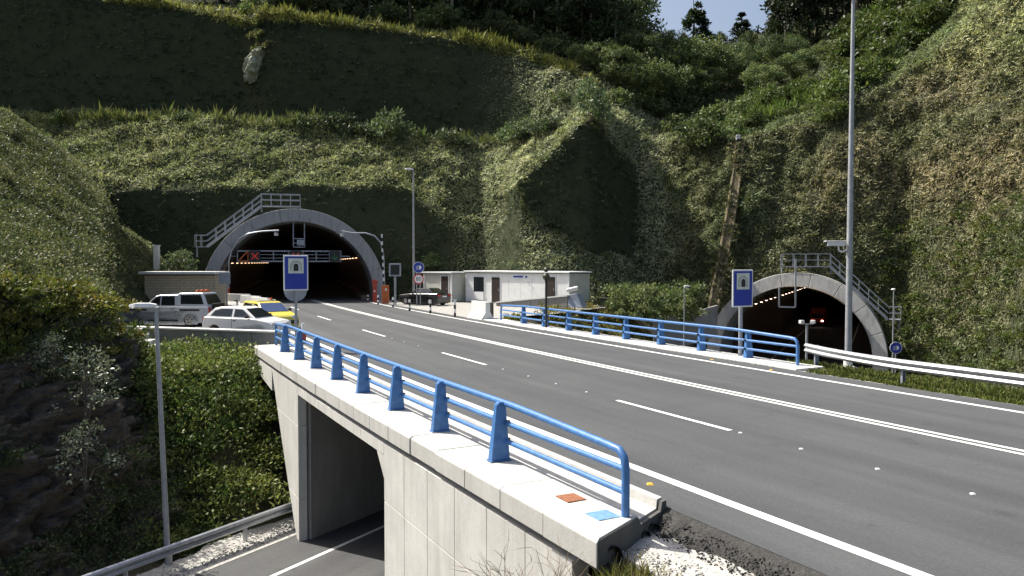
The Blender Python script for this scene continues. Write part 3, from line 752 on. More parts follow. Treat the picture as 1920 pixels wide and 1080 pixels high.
# ------------------------------------------------------------------ tunnels
def tunnel(name, c, d, z0, ro, ri, label, length, tilt, mat, proud, lamp_mat, lamp_rows, hs=0.25):
    tn = empty(name, (c[0], c[1], z0), label, 'tunnel portal')
    D = Vector((d[0], d[1], 0)); Rr = Vector((d[1], -d[0], 0)); U = Vector((0, 0, 1))
    def arc(r, along, n=48, h=hs, tl=0.0):
        pts = []
        for i in range(n+1):
            a = math.pi*i/n
            z = r*math.sin(a)+h; x = -r*math.cos(a)
            pts.append(Rr*x+U*z+D*(along+tl*z))
        return [Rr*(-r)+D*along+U*(-0.4)]+pts+[Rr*r+D*along+U*(-0.4)]
    # ring built from cast segments with open joints
    nseg = 9; full_n = 54
    for k in range(nseg):
        a0 = math.pi*k/nseg+0.0006; a1 = math.pi*(k+1)/nseg-0.0006; V = []; m = 6
        for i in range(m+1):
            a = a0+(a1-a0)*i/m
            for r, al in ((ri, 0.0), (ro, 0.0), (ro, proud), (ri, proud)):
                x, z = -r*math.cos(a), r*math.sin(a)+hs
                V.append(Rr*x+U*z+D*(al+(tilt*z if al == 0 else 0)))
        if k == 0:
            V = [v-U*(hs+0.4) if i < 4 else v for i, v in enumerate(V)]
        if k == nseg-1:
            V = [v-U*(hs+0.4) if i >= m*4 else v for i, v in enumerate(V)]
        Fs = [(i*4+q, i*4+(q+1) % 4, i*4+4+(q+1) % 4, i*4+4+q) for i in range(m) for q in range(4)]+[(0, 1, 2, 3), (m*4+3, m*4+2, m*4+1, m*4)]
        b = MB(); b.add(V, Fs); b.build('ring_segment', mat, tn, 0.05, 2)
    # lining
    A = [arc(ri+0.02, al) for al in np.arange(0.4, length+0.1, 3.0)]
    b = MB(); n = len(A[0]); b.add([v for a in A for v in a], [(i*n+k, i*n+k+1, (i+1)*n+k+1, (i+1)*n+k) for i in range(len(A)-1) for k in range(n-1)], 0, True)
    b.add(A[-1], [tuple(range(n))])
    b.build('lining', M['lining'], tn)
    b = MB(); b.add([Rr*-(ri+0.1)+D*-0.2+U*-0.012, Rr*(ri+0.1)+D*-0.2+U*-0.012, Rr*(ri+0.1)+D*length+U*-0.012, Rr*-(ri+0.1)+D*length+U*-0.012], [(0, 1, 2, 3)])
    b.build('floor', M['asphalt_dark'], tn)
    # lamps
    for (x, z, n_, step, start) in lamp_rows:
        for i in range(n_):
            b = MB(); p = Rr*x+U*z+D*(start+i*step)
            M4 = Matrix.Translation(p) @ Matrix.Rotation(math.atan2(d[1], d[0]), 4, 'Z')
            b.box((0, 0, 0), (0.6, 0.2, 0.1), 0, 0, M4)
            f = b.build('tunnel_lamp', M['grey_metal'], tn)
            b = MB(); b.box((0, 0, -0.07), (0.5, 0.16, 0.035), 0, 0, M4); b.build('lamp_glass', lamp_mat, f)
    return tn, D, Rr, U
tl_, D, Rr, U = tunnel('tunnel_portal', PL_C, PL_D, 0.0, PL_O, PL_I, 'wide arched tunnel mouth in grey concrete behind the parked cars', 90, 0.0, M['conc_ring'], 5.0, M['lit_orange'],
    [(-5.6, 3.4, 14, 5.5, 4), (5.6, 3.9, 12, 5.5, 7)])
# inner walkway kerbs
for sx in (-1, 1):
    b = MB(); b.bar(Rr*(6.2*sx)+D*1+U*0.15, Rr*(6.2*sx)+D*85+U*0.15, 1.0, 0.5); b.build('walkway', M['lining'], tl_)
# overhead sign gantry with lane signals
b = MB(); zg = 3.95
for z in (zg-0.45, zg+0.45): b.bar(Rr*-4.9+U*z+D*0.8, Rr*3.9+U*z+D*0.8, 0.12, 0.12)
for z in (zg-0.17, zg+0.14): b.bar(Rr*-3.0+U*z+D*0.8, Rr*3.0+U*z+D*0.8, 0.07, 0.05)
for x in (-4.9, -3.1, -1.9, -0.6, 0.6, 1.75, 2.9, 3.9): b.bar(Rr*x+U*(zg-0.45)+D*0.8, Rr*x+U*(zg+0.45)+D*0.8, 0.09, 0.09)
for x in (-5, 4): b.bar(Rr*x+U*zg+D*0.9, Rr*x*1.17+U*zg+D*1.2, 0.1, 0.1)
gan = b.build('sign_gantry', M['grey_metal'], tl_)
b = MB(); b.bar(Rr*-4.8+U*(zg-0.4)+D*0.7, Rr*-4.05+U*(zg+0.42)+D*0.7, 0.08, 0.1); b.bar(Rr*-4.02+U*(zg+0.42)+D*0.7, Rr*-4.02+U*(zg-0.42)+D*0.7, 0.08, 0.1); b.bar(Rr*-4.8+U*(zg-0.42)+D*0.7, Rr*-4.02+U*(zg-0.42)+D*0.7, 0.08, 0.1)
b.build('orange_brace', M['orange'], gan)  # orange lamp glow on the brace is put into its paint colour
for x, mt, kind in ((-3.45, 'lit_red', 'x'), (0.0, 'lit_red', 'x'), (3.35, 'lit_green', 'v')):
    b = MB(); M4 = Matrix.Translation(Rr*x+U*zg+D*0.66) @ Matrix.Rotation(math.atan2(D.y, D.x)-math.pi/2, 4, 'Z')
    b.box((0, 0, 0), (0.9, 0.2, 0.95), 0, 0, M4); sgn = b.build('lane_signal', M['sign_black'], tl_)
    b = MB()
    pr = [((-0.28, -0.28), (0.28, 0.28)), ((-0.28, 0.28), (0.28, -0.28))] if kind == 'x' else [((0, 0.3), (0, -0.3)), ((-0.22, -0.05), (0, -0.3)), ((0.22, -0.05), (0, -0.3))]
    for (x0, z0), (x1, z1) in pr: b.bar(M4 @ Vector((x0, -0.12, z0)), M4 @ Vector((x1, -0.12, z1)), 0.03, 0.09)
    b.build('cross' if kind == 'x' else 'arrow', M[mt], sgn)
# ladder frame hanging from the crown, two cameras on curved arms (posts outside the ring)
b = MB()
for x in (-0.2, 0.75): b.bar(Rr*x+U*6.9+D*0.5, Rr*x+U*4.75+D*0.5, 0.08, 0.08)
for z in (4.75, 5.1, 5.5): b.bar(Rr*-0.2+U*z+D*0.5, Rr*0.75+U*z+D*0.5, 0.07, 0.07)
b.bar(Rr*0.1+U*5.15+D*0.4, Rr*0.75+U*5.15+D*0.4, 0.06, 0.5); b.build('hanging_frame', M['grey_metal'], tl_)

def access_stair(tn, D, Rr, U, a_top, z_top, x0, x1, sgn, a_end, steps, al):
    """platform over the crown and a stair down the side of the arch"""
    b = MB()
    b.bar(Rr*x0+U*z_top+D*al, Rr*x1+U*z_top+D*al, 1.0, 0.08)
    b.bar(Rr*x0+U*(z_top-0.5)+D*(al+0.3), Rr*x0+U*z_top+D*(al+0.3), 0.1, 0.1); b.bar(Rr*x1+U*(z_top-0.6)+D*(al+0.3), Rr*x1+U*z_top+D*(al+0.3), 0.1, 0.1)
    b.build('platform', M['grey_metal'], tn)
    pr = MB()
    for off in (-0.5, 0.5):
        for z in (0.55, 1.05): pr.bar(Rr*x0+U*(z_top+z)+D*(al+off), Rr*x1+U*(z_top+z)+D*(al+off), 0.05, 0.05)
        for x in np.linspace(x0, x1, 5): pr.bar(Rr*x+U*z_top+D*(al+off), Rr*x+U*(z_top+1.05)+D*(al+off), 0.05, 0.05)
    pr.build('platform_rail', M['galv'], tn)
    # stair
    xs = x0 if sgn < 0 else x1
    A = Rr*xs+U*z_top+D*al; E = Rr*a_end[0]+U*a_end[1]+D*al
    st = MB()
    for off in (-0.45, 0.45): st.bar(A+D*off, E+D*off, 0.06, 0.18)
    st.build('stair_stringer', M['galv'], tn)
    for i in range(steps):
        f = (i+0.5)/steps; p = A.lerp(E, f); t = MB(); t.bar(p-D*0.43, p+D*0.43, 0.24, 0.03); t.build('tread', M['grey_metal'], tn)
    h = MB()
    for off in (-0.48, 0.48):
        for z in (0.5, 1.0): h.bar(A+D*off+U*z, E+D*off+U*z, 0.05, 0.05)
        for f in np.linspace(0, 1, 7): h.bar(A.lerp(E, f)+D*off, A.lerp(E, f)+D*off+U*1.0, 0.045, 0.045)
    h.build('handrail', M['galv'], tn)
    # landing
    l = MB(); X = a_end[0]; l.bar(E, E+Rr*0.9*sgn, 0.9, 0.07); l.bar(E+Rr*0.8*sgn-U*0.9, E+Rr*0.8*sgn, 0.08, 0.08)
    l.build('landing', M['grey_metal'], tn)
    h = MB()
    for off in (-0.48, 0.48):
        for z in (0.5, 1.0): h.bar(E+D*off+U*z, E+Rr*0.9*sgn+D*off+U*z, 0.05, 0.05)
        for x in (0.0, 0.45, 0.9): h.bar(E+Rr*x*sgn+D*off, E+Rr*x*sgn+D*off+U*1.0, 0.045, 0.045)
    for z in (0.5, 1.0): h.bar(E+Rr*0.9*sgn+D*-0.48+U*z, E+Rr*0.9*sgn+D*0.48+U*z, 0.05, 0.05)
    h.build('landing_rail', M['galv'], tn)
access_stair(tl_, D, Rr, U, 0, 8.35, -2.9, 0.4, -1, (-7.45, 4.75), 20, 1.2)

tr_, DR, RrR, UR = tunnel('tunnel_portal', PR_C, PR_D, PR_Z, PR_O, PR_I, 'lower arched tunnel mouth in pale concrete beyond the far railing', 110, 0.22, M['conc_ring_pale'], 6.5, M['lit_pink'],
    [(-4.0, 4.9, 16, 3.6, 8), (4.0, 4.9, 12, 3.6, 10)], 0.8)
access_stair(tr_, DR, RrR, UR, 0, 8.25, -1.2, 2.6, 1, (6.9, 4.1), 18, 2.3)
b = MB()
for x in (-1.15, 0.1): b.bar(RrR*x+UR*(8.9 if x > 0 else 6.6)+DR*0.4, RrR*x+UR*5.0+DR*0.4, 0.12, 0.12)
b.bar(RrR*-1.15+UR*5.0+DR*0.4, RrR*0.1+UR*5.0+DR*0.4, 0.12, 0.12); b.build('hanging_frame', M['galv'], tr_)
# retaining wing left of the lower portal
b = MB()
A = np.array([*at(1225, 598, 60.5)]); Bq = np.array([*at(1290, 588, 63)]); Cq = np.array([*at(1345, 572, 64.8)])
pts = [A, Bq, Cq]; q = []
rw = empty('wing_wall', tuple(A), 'low pale kerb wall curving up to the left foot of the lower tunnel mouth', 'wall')
for i in range(2):
    p, r_ = Vector(pts[i])-Vector(A), Vector(pts[i+1])-Vector(A)
    b = MB(); b.hexa([p+Vector((0, -.15, -2.5)), r_+Vector((0, -.15, -2.5)), r_+Vector((0, .25, -2.5)), p+Vector((0, .25, -2.5)), p+Vector((0, -.15, 0)), r_+Vector((0, -.15, 0)), r_+Vector((0, .25, 0)), p+Vector((0, .25, 0))])
    b.build('wall_section', M['conc_mid'], rw, 0.03)

# ------------------------------------------------------------------ lamps, masts, signs
def lamp_post(base, h, r, label, head_dir, arm=0.5, lean=(0, 0), group=None, mat='galv_pale', head=(0.75, 0.28, 0.12)):
    lp = empty('street_lamp', tuple(base), label, 'street lamp', group)
    top = Vector((lean[0], lean[1], h)); hd = Vector(head_dir).normalized()
    b = MB(); b.tube([Vector((0, 0, -0.3)), Vector((lean[0]*0.5, lean[1]*0.5, h*0.5)), top], [r, r*0.82, r*0.62], 12); b.build('pole', M[mat], lp)
    b = MB(); b.box((0, 0, 0.02), (0.4, 0.4, 0.04)); b.tube([(0, 0, 0), (0, 0, 0.5)], r*1.25, 12); b.build('base', M['galv'], lp)
    b = MB(); b.tube([top, top+hd*arm*0.3+Vector((0, 0, 0.08))], r*0.55, 8)
    rz = math.atan2(hd.y, hd.x); c = top+hd*(arm*0.3+head[0]*0.35)+Vector((0, 0, 0.1))
    L_, W_, H_ = head
    M4 = Matrix.Translation(c) @ Matrix.Rotation(rz, 4, 'Z')
    prof = [(-L_/2, W_*0.25, -H_*0.4, H_*0.2), (-L_/4, W_*0.45, -H_*0.5, H_*0.5), (L_/4, W_*0.5, -H_*0.5, H_*0.5), (L_/2, W_*0.3, -H_*0.4, H_*0.1)]
    V = []
    for x, wd, z0, z1 in prof: V += [M4 @ Vector(p) for p in ((x, -wd, z0), (x, wd, z0), (x, wd*0.7, z1), (x, -wd*0.7, z1))]
    b.add(V, [(i*4+k, i*4+(k+1) % 4, i*4+4+(k+1) % 4, i*4+4+k) for i in range(3) for k in range(4)]+[(3, 2, 1, 0), (12, 13, 14, 15)])
    hdn = b.build('lamp_head', M['white_panel'], lp, 0.01)
    b = MB(); b.box((0, 0, -H_*0.56), (L_*0.55, W_*0.7, 0.03), 0, 0, M4); b.build('lamp_glass', M['headlamp'], hdn)
    return lp
lamp_post((*on(316, 1062, -5.2)[:2], -5.2), 7.3, 0.085, 'slim lamp post rising from the lower road in front of the rock face', (-0.2, 0, 0), 0.3, (-0.30, 0.1))
lamp_post((*at(776, 568, 69)[:2], -0.06), 11.4, 0.10, 'tall lamp post behind the round signs by the black car', (-1, 0.1, 0), 0.4)
lamp_post((*at(1283, 600, 56)[:2], -3.6), 5.25, 0.06, 'small lamp post between the cabin and the lower tunnel', (0.5, 0.2, 0), 0.2, head=(0.5, 0.25, 0.09))
lamp_post((*at(1675, 600, 57)[:2], -5.0), 6.4, 0.06, 'small lamp post at the right foot of the lower tunnel stair', (-0.3, -0.5, 0), 0.2, head=(0.55, 0.3, 0.1))
# tall mast with a camera
mb_ = on(1590, 694, -0.32); ms = empty('camera_mast', tuple(mb_), 'tall galvanised mast with a white camera arm behind the right guardrail', 'mast')
b = MB(); b.tube([(0, 0, -0.5), (0, 0, 6), (0.01, 0, 12.75)], [0.12, 0.095, 0.055], 18); b.build('pole', M['galv_pale'], ms)
b = MB(); b.tube([(0, 0, 12.72), (0, 0, 12.95)], [0.12, 0.16], 14); b.box((-0.15, 0, 13.0), (0.7, 0.3, 0.12)); b.build('mast_head', M['grey_metal'], ms, 0.02)
b = MB(); b.box((0, 0, 0.03), (0.55, 0.55, 0.16)); b.tube([(0, 0, 0.1), (0, 0, 0.5)], 0.15, 14); b.build('base', M['white_block'], ms, 0.01)
b = MB(); b.tube([(-0.1, 0, 4.15), (-0.28, -0.02, 4.08), (-0.38, -0.03, 4.14), (-0.4, -0.03, 4.28)], 0.035, 8); arm = b.build('bracket', M['white_panel'], ms)
b = MB(); b.box((-0.5, -0.05, 4.36), (0.62, 0.2, 0.15)); b.box((-0.53, -0.05, 4.45), (0.7, 0.25, 0.03)); b.build('camera_housing', M['white_paint'], ms, 0.02)
b = MB(); b.tube([(-0.812, -0.05, 4.355), (-0.83, -0.05, 4.355)], 0.06, 12); b.build('camera_lens', M['glass'], ms)

def tunnel_sign(base, zc, label, yaw, w_, h_, post_r, group=None, back=False):
    sg = empty('tunnel_sign', tuple(base), label, 'road sign', group, yaw)
    b = MB(); b.tube([(0, 0.08, -0.2), (0, 0.08, zc+h_/2-0.1)], post_r, 12); b.build('post', M['galv_pale'], sg)
    def plate_(name, x0, x1, z0, z1, y, th_, mat, par, bev=0.0):
        b = MB(); b.box(((x0+x1)/2, y, (z0+z1)/2), (x1-x0, th_, z1-z0)); return b.build(name, mat, par, bev)
    f = plate_('sign_board', -w_/2, w_/2, zc-h_/2, zc+h_/2, 0, 0.05, M['sign_white'], sg, 0.02)
    e = 0.05*w_/0.93
    plate_('blue_face', -w_/2+e, w_/2-e, zc-h_/2+e, zc+h_/2-e, -0.028, 0.008, M['sign_blue'], f)
    s = w_*0.31; zz = zc+h_*0.5-e*2-s*1.05
    plate_('white_square', -s, s, zz-s*1.03, zz+s*0.97, -0.034, 0.006, M['sign_pale'], f)
    def archpoly(r, h0, h1, n=12):
        return [(-r, h0)]+[(-r*math.cos(math.pi*i/n), h1+r*math.sin(math.pi*i/n)) for i in range(n+1)]+[(r, h0)]
    for k, (r, mt, y) in enumerate(((0.72, 'sign_black', -0.0375), (0.66, 'sign_pale', -0.040), (0.53, 'sign_black', -0.0425), (0.47, 'sign_white', -0.045), (0.34, 'sign_black', -0.0475))):
        b = MB(); b.prism([(x*s, z*s+zz) for x, z in archpoly(r, -0.72, -0.05)], (0, y, 0), (1, 0, 0), (0, 0, 1), (0, 1, 0), 0.0022); b.build('tunnel_symbol', M[mt], f)
    for z in (zc-h_*0.25, zc+h_*0.25): plate_('clamp', -w_*0.35, w_*0.35, z-0.03, z+0.03, 0.045, 0.03, M['galv'], sg)
    if back:
        b = MB(); n = 20; R_ = w_*0.46
        poly = [(R_*math.cos(t), zc-h_/2-0.02+R_*0.95*math.sin(t)) for t in np.linspace(math.pi, 2*math.pi, n)]
        poly = [(R_, zc-h_/2+0.35)]+[(-R_, zc-h_/2+0.35)]+poly
        b.prism(poly, (0, 0.135, 0), (1, 0, 0), (0, 0, 1), (0, 1, 0), 0.02); b.build('rear_sign', M['grey_metal'], sg)
    return sg
head = math.atan2(RT(25)[1], RT(25)[0])-math.pi/2
tunnel_sign(np.array([*at(556, 655, 30.8)[:2], -0.05]), 3.05, 'blue tunnel sign on a pole at the left end of the near railing', head*0.9, 0.93, 1.36, 0.055, 'tunnel warning signs', True)
tunnel_sign(np.array([*at(1391, 660, 28.7)[:2], 0.05]), 2.42, 'blue tunnel sign on a pole behind the far railing', head, 0.94, 1.34, 0.075, 'tunnel warning signs')

def disc_sign(base, discs, label, yaw, r_post=0.04, ztop=3.0, posts=(0,)):
    sg = empty('road_sign', tuple(base), label, 'road sign', None, yaw)
    for x in posts:
        b = MB(); b.tube([(x, 0.05, -0.1), (x, 0.05, ztop)], r_post, 10); b.build('post', M['galv_pale'], sg)
    for z, r, kind in discs:
        def disc(rr, y, mt, nm, par, th_=0.01):
            b = MB(); b.prism([(rr*math.cos(t), z+rr*math.sin(t)) for t in np.linspace(0, 2*math.pi, 28, endpoint=False)], (0, y, 0), (1, 0, 0), (0, 0, 1), (0, 1, 0), th_)
            return b.build(nm, M[mt], par)
        if kind == 'beam':
            p = disc(r, 0, 'sign_white', 'sign_disc', sg, 0.03); disc(r*0.93, -0.004, 'sign_blue', 'blue_face', p, 0.004)
            b = MB(); s = r*0.5
            b.prism([(0.15*s, z+0.75*s)]+[(0.15*s+0.9*s*math.cos(t), z+0.75*s*math.sin(t)) for t in np.linspace(math.pi/2-0.2, -math.pi/2+0.2, 10)]+[(0.15*s, z-0.75*s)], (0, -0.007, 0), (1, 0, 0), (0, 0, 1), (0, 1, 0), 0.003)
            for k in range(3): b.bar((-0.95*s, -0.006, z+(k-1)*0.5*s-0.25*s), (-0.05*s, -0.006, z+(k-1)*0.5*s), 0.003, 0.16*s)
            b.build('headlight_symbol', M['sign_white'], p)
        else:
            p = disc(r, 0, 'sign_red', 'sign_disc', sg, 0.03); disc(r*0.78, -0.004, 'sign_white', 'white_face', p, 0.004)
            cu = bpy.data.curves.new('speed_number', 'FONT'); cu.body = kind; cu.size = r*1.05; cu.align_x = 'CENTER'; cu.align_y = 'CENTER'; cu.extrude = 0.001
            cu.materials.append(M['sign_black']); tmp = bpy.data.objects.new('tmp', cu); nm_ = bpy.data.meshes.new_from_object(tmp); bpy.data.objects.remove(tmp); t = link_mesh('speed_number', nm_, p)
            t.location = (0, -0.007, z); t.rotation_euler = (math.pi/2, 0, 0)
    return sg
disc_sign((*at(785, 570, 64)[:2], -0.05), [(3.05, 0.45, 'beam'), (2.12, 0.42, '80')], 'round blue headlight sign above a round red edged speed sign', head*0.5, 0.045, 3.3, (-0.14, 0.14))
disc_sign((*at(1680, 650, 54)[:2], -5.0), [(2.62, 0.40, 'beam')], 'round blue headlight sign at the right foot of the lower tunnel', -0.1, 0.04, 2.9)

# message panel on a post, grey sign seen from behind, traffic light, camera post
mp_ = empty('message_panel', (*at(741, 572, 65)[:2], -0.05), 'grey cased black message panel on a post right of the upper tunnel', 'message board')
b = MB(); b.box((0, 0, 2.85), (0.95, 0.3, 1.05)); cs = b.build('casing', M['grey_metal'], mp_, 0.02)
b = MB(); b.box((0.02, -0.155, 2.85), (0.72, 0.012, 0.8)); b.build('screen', M['sign_black'], cs)
b = MB(); b.box((0, 0.02, 1.1), (0.16, 0.16, 2.4)); b.build('post', M['galv_pale'], mp_)
gs = empty('back_of_sign', (*at(424, 575, 61)[:2], -0.05), 'grey sign seen from behind on a pole by the block building', 'road sign')
b = MB(); b.box((-0.1, 0, 2.25), (0.9, 0.03, 0.85)); b.build('sign_board', M['grey_metal'], gs, 0.02)
b = MB(); b.tube([(0.05, 0.05, -0.1), (0.05, 0.05, 2.7)], 0.06, 10); b.build('post', M['galv_pale'], gs)
tl2 = empty('traffic_light', (*RP(30.4, 12.1, 0)[:2], 0.05), 'dark traffic light with two round heads standing at the far railing', 'traffic light')
b = MB(); b.tube([(0, 0, -0.1), (0, 0, 2.7)], 0.055, 12); b.build('pole', M['dark_metal'], tl2)
for z, r in ((2.98, 0.13), (2.62, 0.185)):
    b = MB(); b.tube([(0, 0.12, z), (0, 0.06, z), (0, -0.02, z), (0, -0.07, z)], [r, r, r*0.85, r*0.3], 16); h_ = b.build('signal_head', M['olive'], tl2)
    b = MB(); b.tube([(0, 0.11, z), (0, 0.3, z)], [r*1.02, r*1.02], 16, 0, False); b.build('visor', M['dark_metal'], h_)
b = MB(); b.box((0, 0.02, 2.4), (0.13, 0.16, 0.18)); b.build('bracket', M['dark_metal'], tl2)
cp = empty('floodlight_post', (*at(1513, 600, 46)[:2], -5.2), 'thin pale post with two small white floodlights before the lower tunnel', 'floodlight')
b = MB(); b.tube([(0, 0, -0.2), (0, 0, 5.05)], 0.07, 10); b.build('pole', M['galv_pale'], cp)
b = MB(); b.bar((-0.35, 0, 5.05), (0.35, 0, 5.05), 0.06, 0.06); b.build('cross_arm', M['galv_pale'], cp)
for x, rz in ((-0.33, 0.5), (0.33, -0.6)):
    b = MB(); b.box((x, -0.05, 5.18), (0.26, 0.2, 0.2), 0, rz); b.build('floodlight', M['white_paint'], cp, 0.02)

def curved_arm(base, pts, label, cam_at, mat='galv'):
    o = empty('camera_post', tuple(base), label, 'camera post'); L = Vector(tuple(base))
    b = MB(); b.tube([Vector(tuple(p))-L for p in pts], 0.07, 10); b.build('curved_pole', M[mat], o)
    b = MB(); c = Vector(tuple(cam_at))-L; b.box(tuple(c), (0.2, 0.5, 0.2)); b.box((c.x, c.y, c.z+0.13), (0.26, 0.6, 0.03)); b.build('camera_housing', M['white_paint'], o, 0.02)
    b = MB(); b.tube([c+Vector((0, 0, 0.1)), c+Vector((0, 0, 0.35))], 0.03, 8); b.build('bracket', M['dark_metal'], o)
    return o
curved_arm((*at(429, 560, 68.6)[:2], 0), [at(429, 568, 68.6), at(429, 490, 68.6), at(434, 470, 68.6), at(448, 448, 68.6), at(466, 438, 68.6), at(490, 434, 68.6), at(523, 432, 68.6)],
           'curved grey camera arm reaching in front of the upper tunnel from its left side', at(518, 440, 68.5))
curved_arm((*at(722, 560, 68)[:2], 0), [at(722, 566, 68), at(719, 480, 68), at(714, 455, 68), at(702, 442, 68), at(685, 437, 68), at(660, 437, 68), at(640, 433, 68)],
           'curved grey camera arm over the right side of the upper tunnel mouth', at(641, 441, 67.9))
# raised barrier with a striped boom, and emergency posts
bar = empty('road_barrier', (*at(723, 567, 66.5)[:2], 0), 'orange barrier cabinet with raised striped boom right of the upper tunnel', 'barrier')
b = MB(); b.box((0, 0, 0.75), (0.55, 0.45, 1.5)); cb = b.build('cabinet', M['orange'], bar, 0.03)
b = MB(); b.box((0.08, -0.235, 1.15), (0.16, 0.02, 0.2)); b.build('notice', M['sign_white'], cb)
for i in range(14):
    b = MB(); b.box((-0.12-0.012*i, -0.1, 1.55+0.3*i+0.15), (0.12, 0.05, 0.297)); b.build('boom_stripe', M['sign_white'] if i % 2 else M['sign_black'], bar)
def emergency_post(px, Y, h, label, knob=True):
    e = empty('emergency_post', (*at(px, 560, Y)[:2], 0), label, 'emergency post', None)
    b = MB(); b.box((0, 0, h*0.38), (0.3, 0.3, h*0.76)); p = b.build('column', M['red'], e, 0.03)
    b = MB(); b.box((0, -0.16, h*0.5), (0.14, 0.02, 0.14)); b.build('call_plate', M['sign_white'], p)
    if knob: b = MB(); b.tube([(0, 0.1, h*0.88), (0, -0.1, h*0.88)], 0.24, 18); b.build('round_sign', M['red'], e)
    return e
emergency_post(703, 68, 1.95, 'red emergency post with round top at the right of the upper tunnel')
emergency_post(427, 66, 1.7, 'red emergency post behind the grey sign by the block building', False)
# marker posts along the far side of the road
for i, (px, py, h) in enumerate(((690, 566, 0.6), (709, 571, 0.75), (737, 576, 0.75), (768, 583, 0.8), (807, 588, 0.9), (853, 594, 1.0))):
    c = on(px, py, 0.0)
    lab = ['marker post deepest by the emergency post', 'marker post before the orange barrier cabinet', 'marker post before the message panel', 'marker post in front of the black car front wheel',
           'marker post in front of the small cabin door', 'marker post nearest the white concrete block'][i]
    o = empty('marker_post', tuple(c), 'black and white '+lab, 'marker post', 'marker posts along the far road edge')
    for k in range(4):
        b = MB(); b.tube([(0, 0, h*k/4), (0, 0, h*(k+1)/4-0.002)], 0.075, 10); b.build('band', M['sign_black' if k % 2 == 0 else 'sign_white'], o)
    if i == 5:
        b = MB(); b.box((0, 0, h+0.04), (0.2, 0.12, 0.08)); b.build('reflector', M['sign_pale'], o)
c = at(568, 632, 33.5)
o = empty('delineator', (c[0], c[1], 0.0), 'small red and white delineator just behind the near railing', 'marker post')
b = MB(); b.tube([(0, 0, 0), (0, 0, 0.45)], 0.14, 12); b.build('base', M['red'], o)
b = MB(); b.tube([(0, 0, 0.45), (0, 0, 0.85)], 0.06, 10); b.build('tube', M['sign_white'], o)

# ------------------------------------------------------------------ walls, buildings
rw = empty('retaining_wall', (-9.25, 32.4, 0), 'grey concrete retaining wall with white coping under the parked cars', 'wall'); L = Vector(rw.location)
xs = np.arange(-9.25, -17.6, -1.5); xs[-1] = -17.6
for i in range(len(xs)-1):
    x0, x1 = xs[i]-0.008, xs[i+1]+0.008
    b = MB(); q = []
    for z in (-3.6, 0.52):
        q += [Vector((x0, wall_y(x0), z))-L, Vector((x1, wall_y(x1), z))-L, Vector((x1, wall_y(x1)+0.3, z))-L, Vector((x0, wall_y(x0)+0.3, z))-L]
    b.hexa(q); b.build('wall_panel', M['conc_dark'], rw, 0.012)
b = MB(); q = []
x0, x1 = -9.2, -17.65
for z in (0.522, 0.60):
    q += [Vector((x0, wall_y(x0)-0.05, z))-L, Vector((x1, wall_y(x1)-0.05, z))-L, Vector((x1, wall_y(x1)+0.4, z))-L, Vector((x0, wall_y(x0)+0.4, z))-L]
b.hexa(q); b.build('coping', M['white_block'], rw, 0.015)
stp = empty('concrete_steps', tuple(at(286, 648, 32.5)), 'short flight of white concrete steps at the left end of the retaining wall', 'steps')
for i, (px, py, Y) in enumerate(((250, 617, 34.3), (262, 627, 33.8), (275, 637, 33.3), (289, 646, 32.8))):
    p = Vector(at(px, py, Y))-Vector(stp.location); b = MB(); b.box((p.x, p.y, p.z-0.09), (0.5, 0.9, 0.16), 0, 0.1); b.build('step', M['white_block'], stp, 0.01)

# block building
c0 = at(272, 575, 61); c1 = at(402, 575, 61)
bb = empty('block_building', ((c0[0]+c1[0])/2, 61, 0), 'small beige block building with a flat white roof behind the pickup', 'building')
wd = c1[0]-c0[0]; hh = 2.5; dp = 2.4
b = MB(); b.box((0, dp/2+0.02, hh/2), (wd-0.06, dp, hh)); b.build('wall_core', M['mortar'], bb)
b = MB(); bh, bw = 0.2, 0.42; rr = np.random.default_rng(5)
for r_ in range(int(hh/bh)):
    off = (r_ % 2)*bw/2; x = -wd/2-off
    while x < wd/2-0.02:
        xa, xb_ = max(x+0.012, -wd/2), min(x+bw-0.012, wd/2)
        if xb_-xa > 0.05: b.box(((xa+xb_)/2, -0.0+rr.normal(0, 0.004), r_*bh+bh/2), (xb_-xa, 0.07, bh-0.024))
        x += bw
    y = 0.05
    while y < dp:
        b.box((wd/2-0.01+rr.normal(0, 0.004), y+bw/2, r_*bh+bh/2), (0.07, bw-0.024, bh-0.024)); y += bw
cw = b.build('block_courses', M['brick'], bb); cw['kind'] = 'stuff'
b = MB(); b.box((-0.05, dp/2, hh+0.10), (wd+0.55, dp+0.7, 0.2)); rf = b.build('roof', M['white_block'], bb, 0.02)
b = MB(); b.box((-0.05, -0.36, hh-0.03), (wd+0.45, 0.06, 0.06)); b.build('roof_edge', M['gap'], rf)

# concrete barriers by the tunnel
for i, (px, Y, rz) in enumerate(((446, 63.5, -0.55), (470, 60.0, -0.75), (488, 57.0, -0.85))):
    p = at(px, 560, Y)
    o = empty('concrete_barrier', (p[0], p[1], -0.05), ['white concrete barrier nearest the block building', 'white concrete barrier in the middle of its row of three', 'white concrete barrier behind the yellow car'][i], 'barrier', 'concrete barriers left of the upper tunnel', rz)
    b = MB(); b.prism([(-0.3, 0), (0.3, 0), (0.26, 0.12), (0.12, 0.35), (0.09, 0.95), (-0.09, 0.95), (-0.12, 0.35), (-0.26, 0.12)], (-1.4, 0, 0), (0, 1, 0), (0, 0, 1), (1, 0, 0), 2.8)
    b.build('block', M['white_block'], o, 0.02)
    b = MB(); b.box((0, -0.2, 0.42), (0.12, 0.25, 0.1)); b.build('lifting_slot', M['gap'], o)
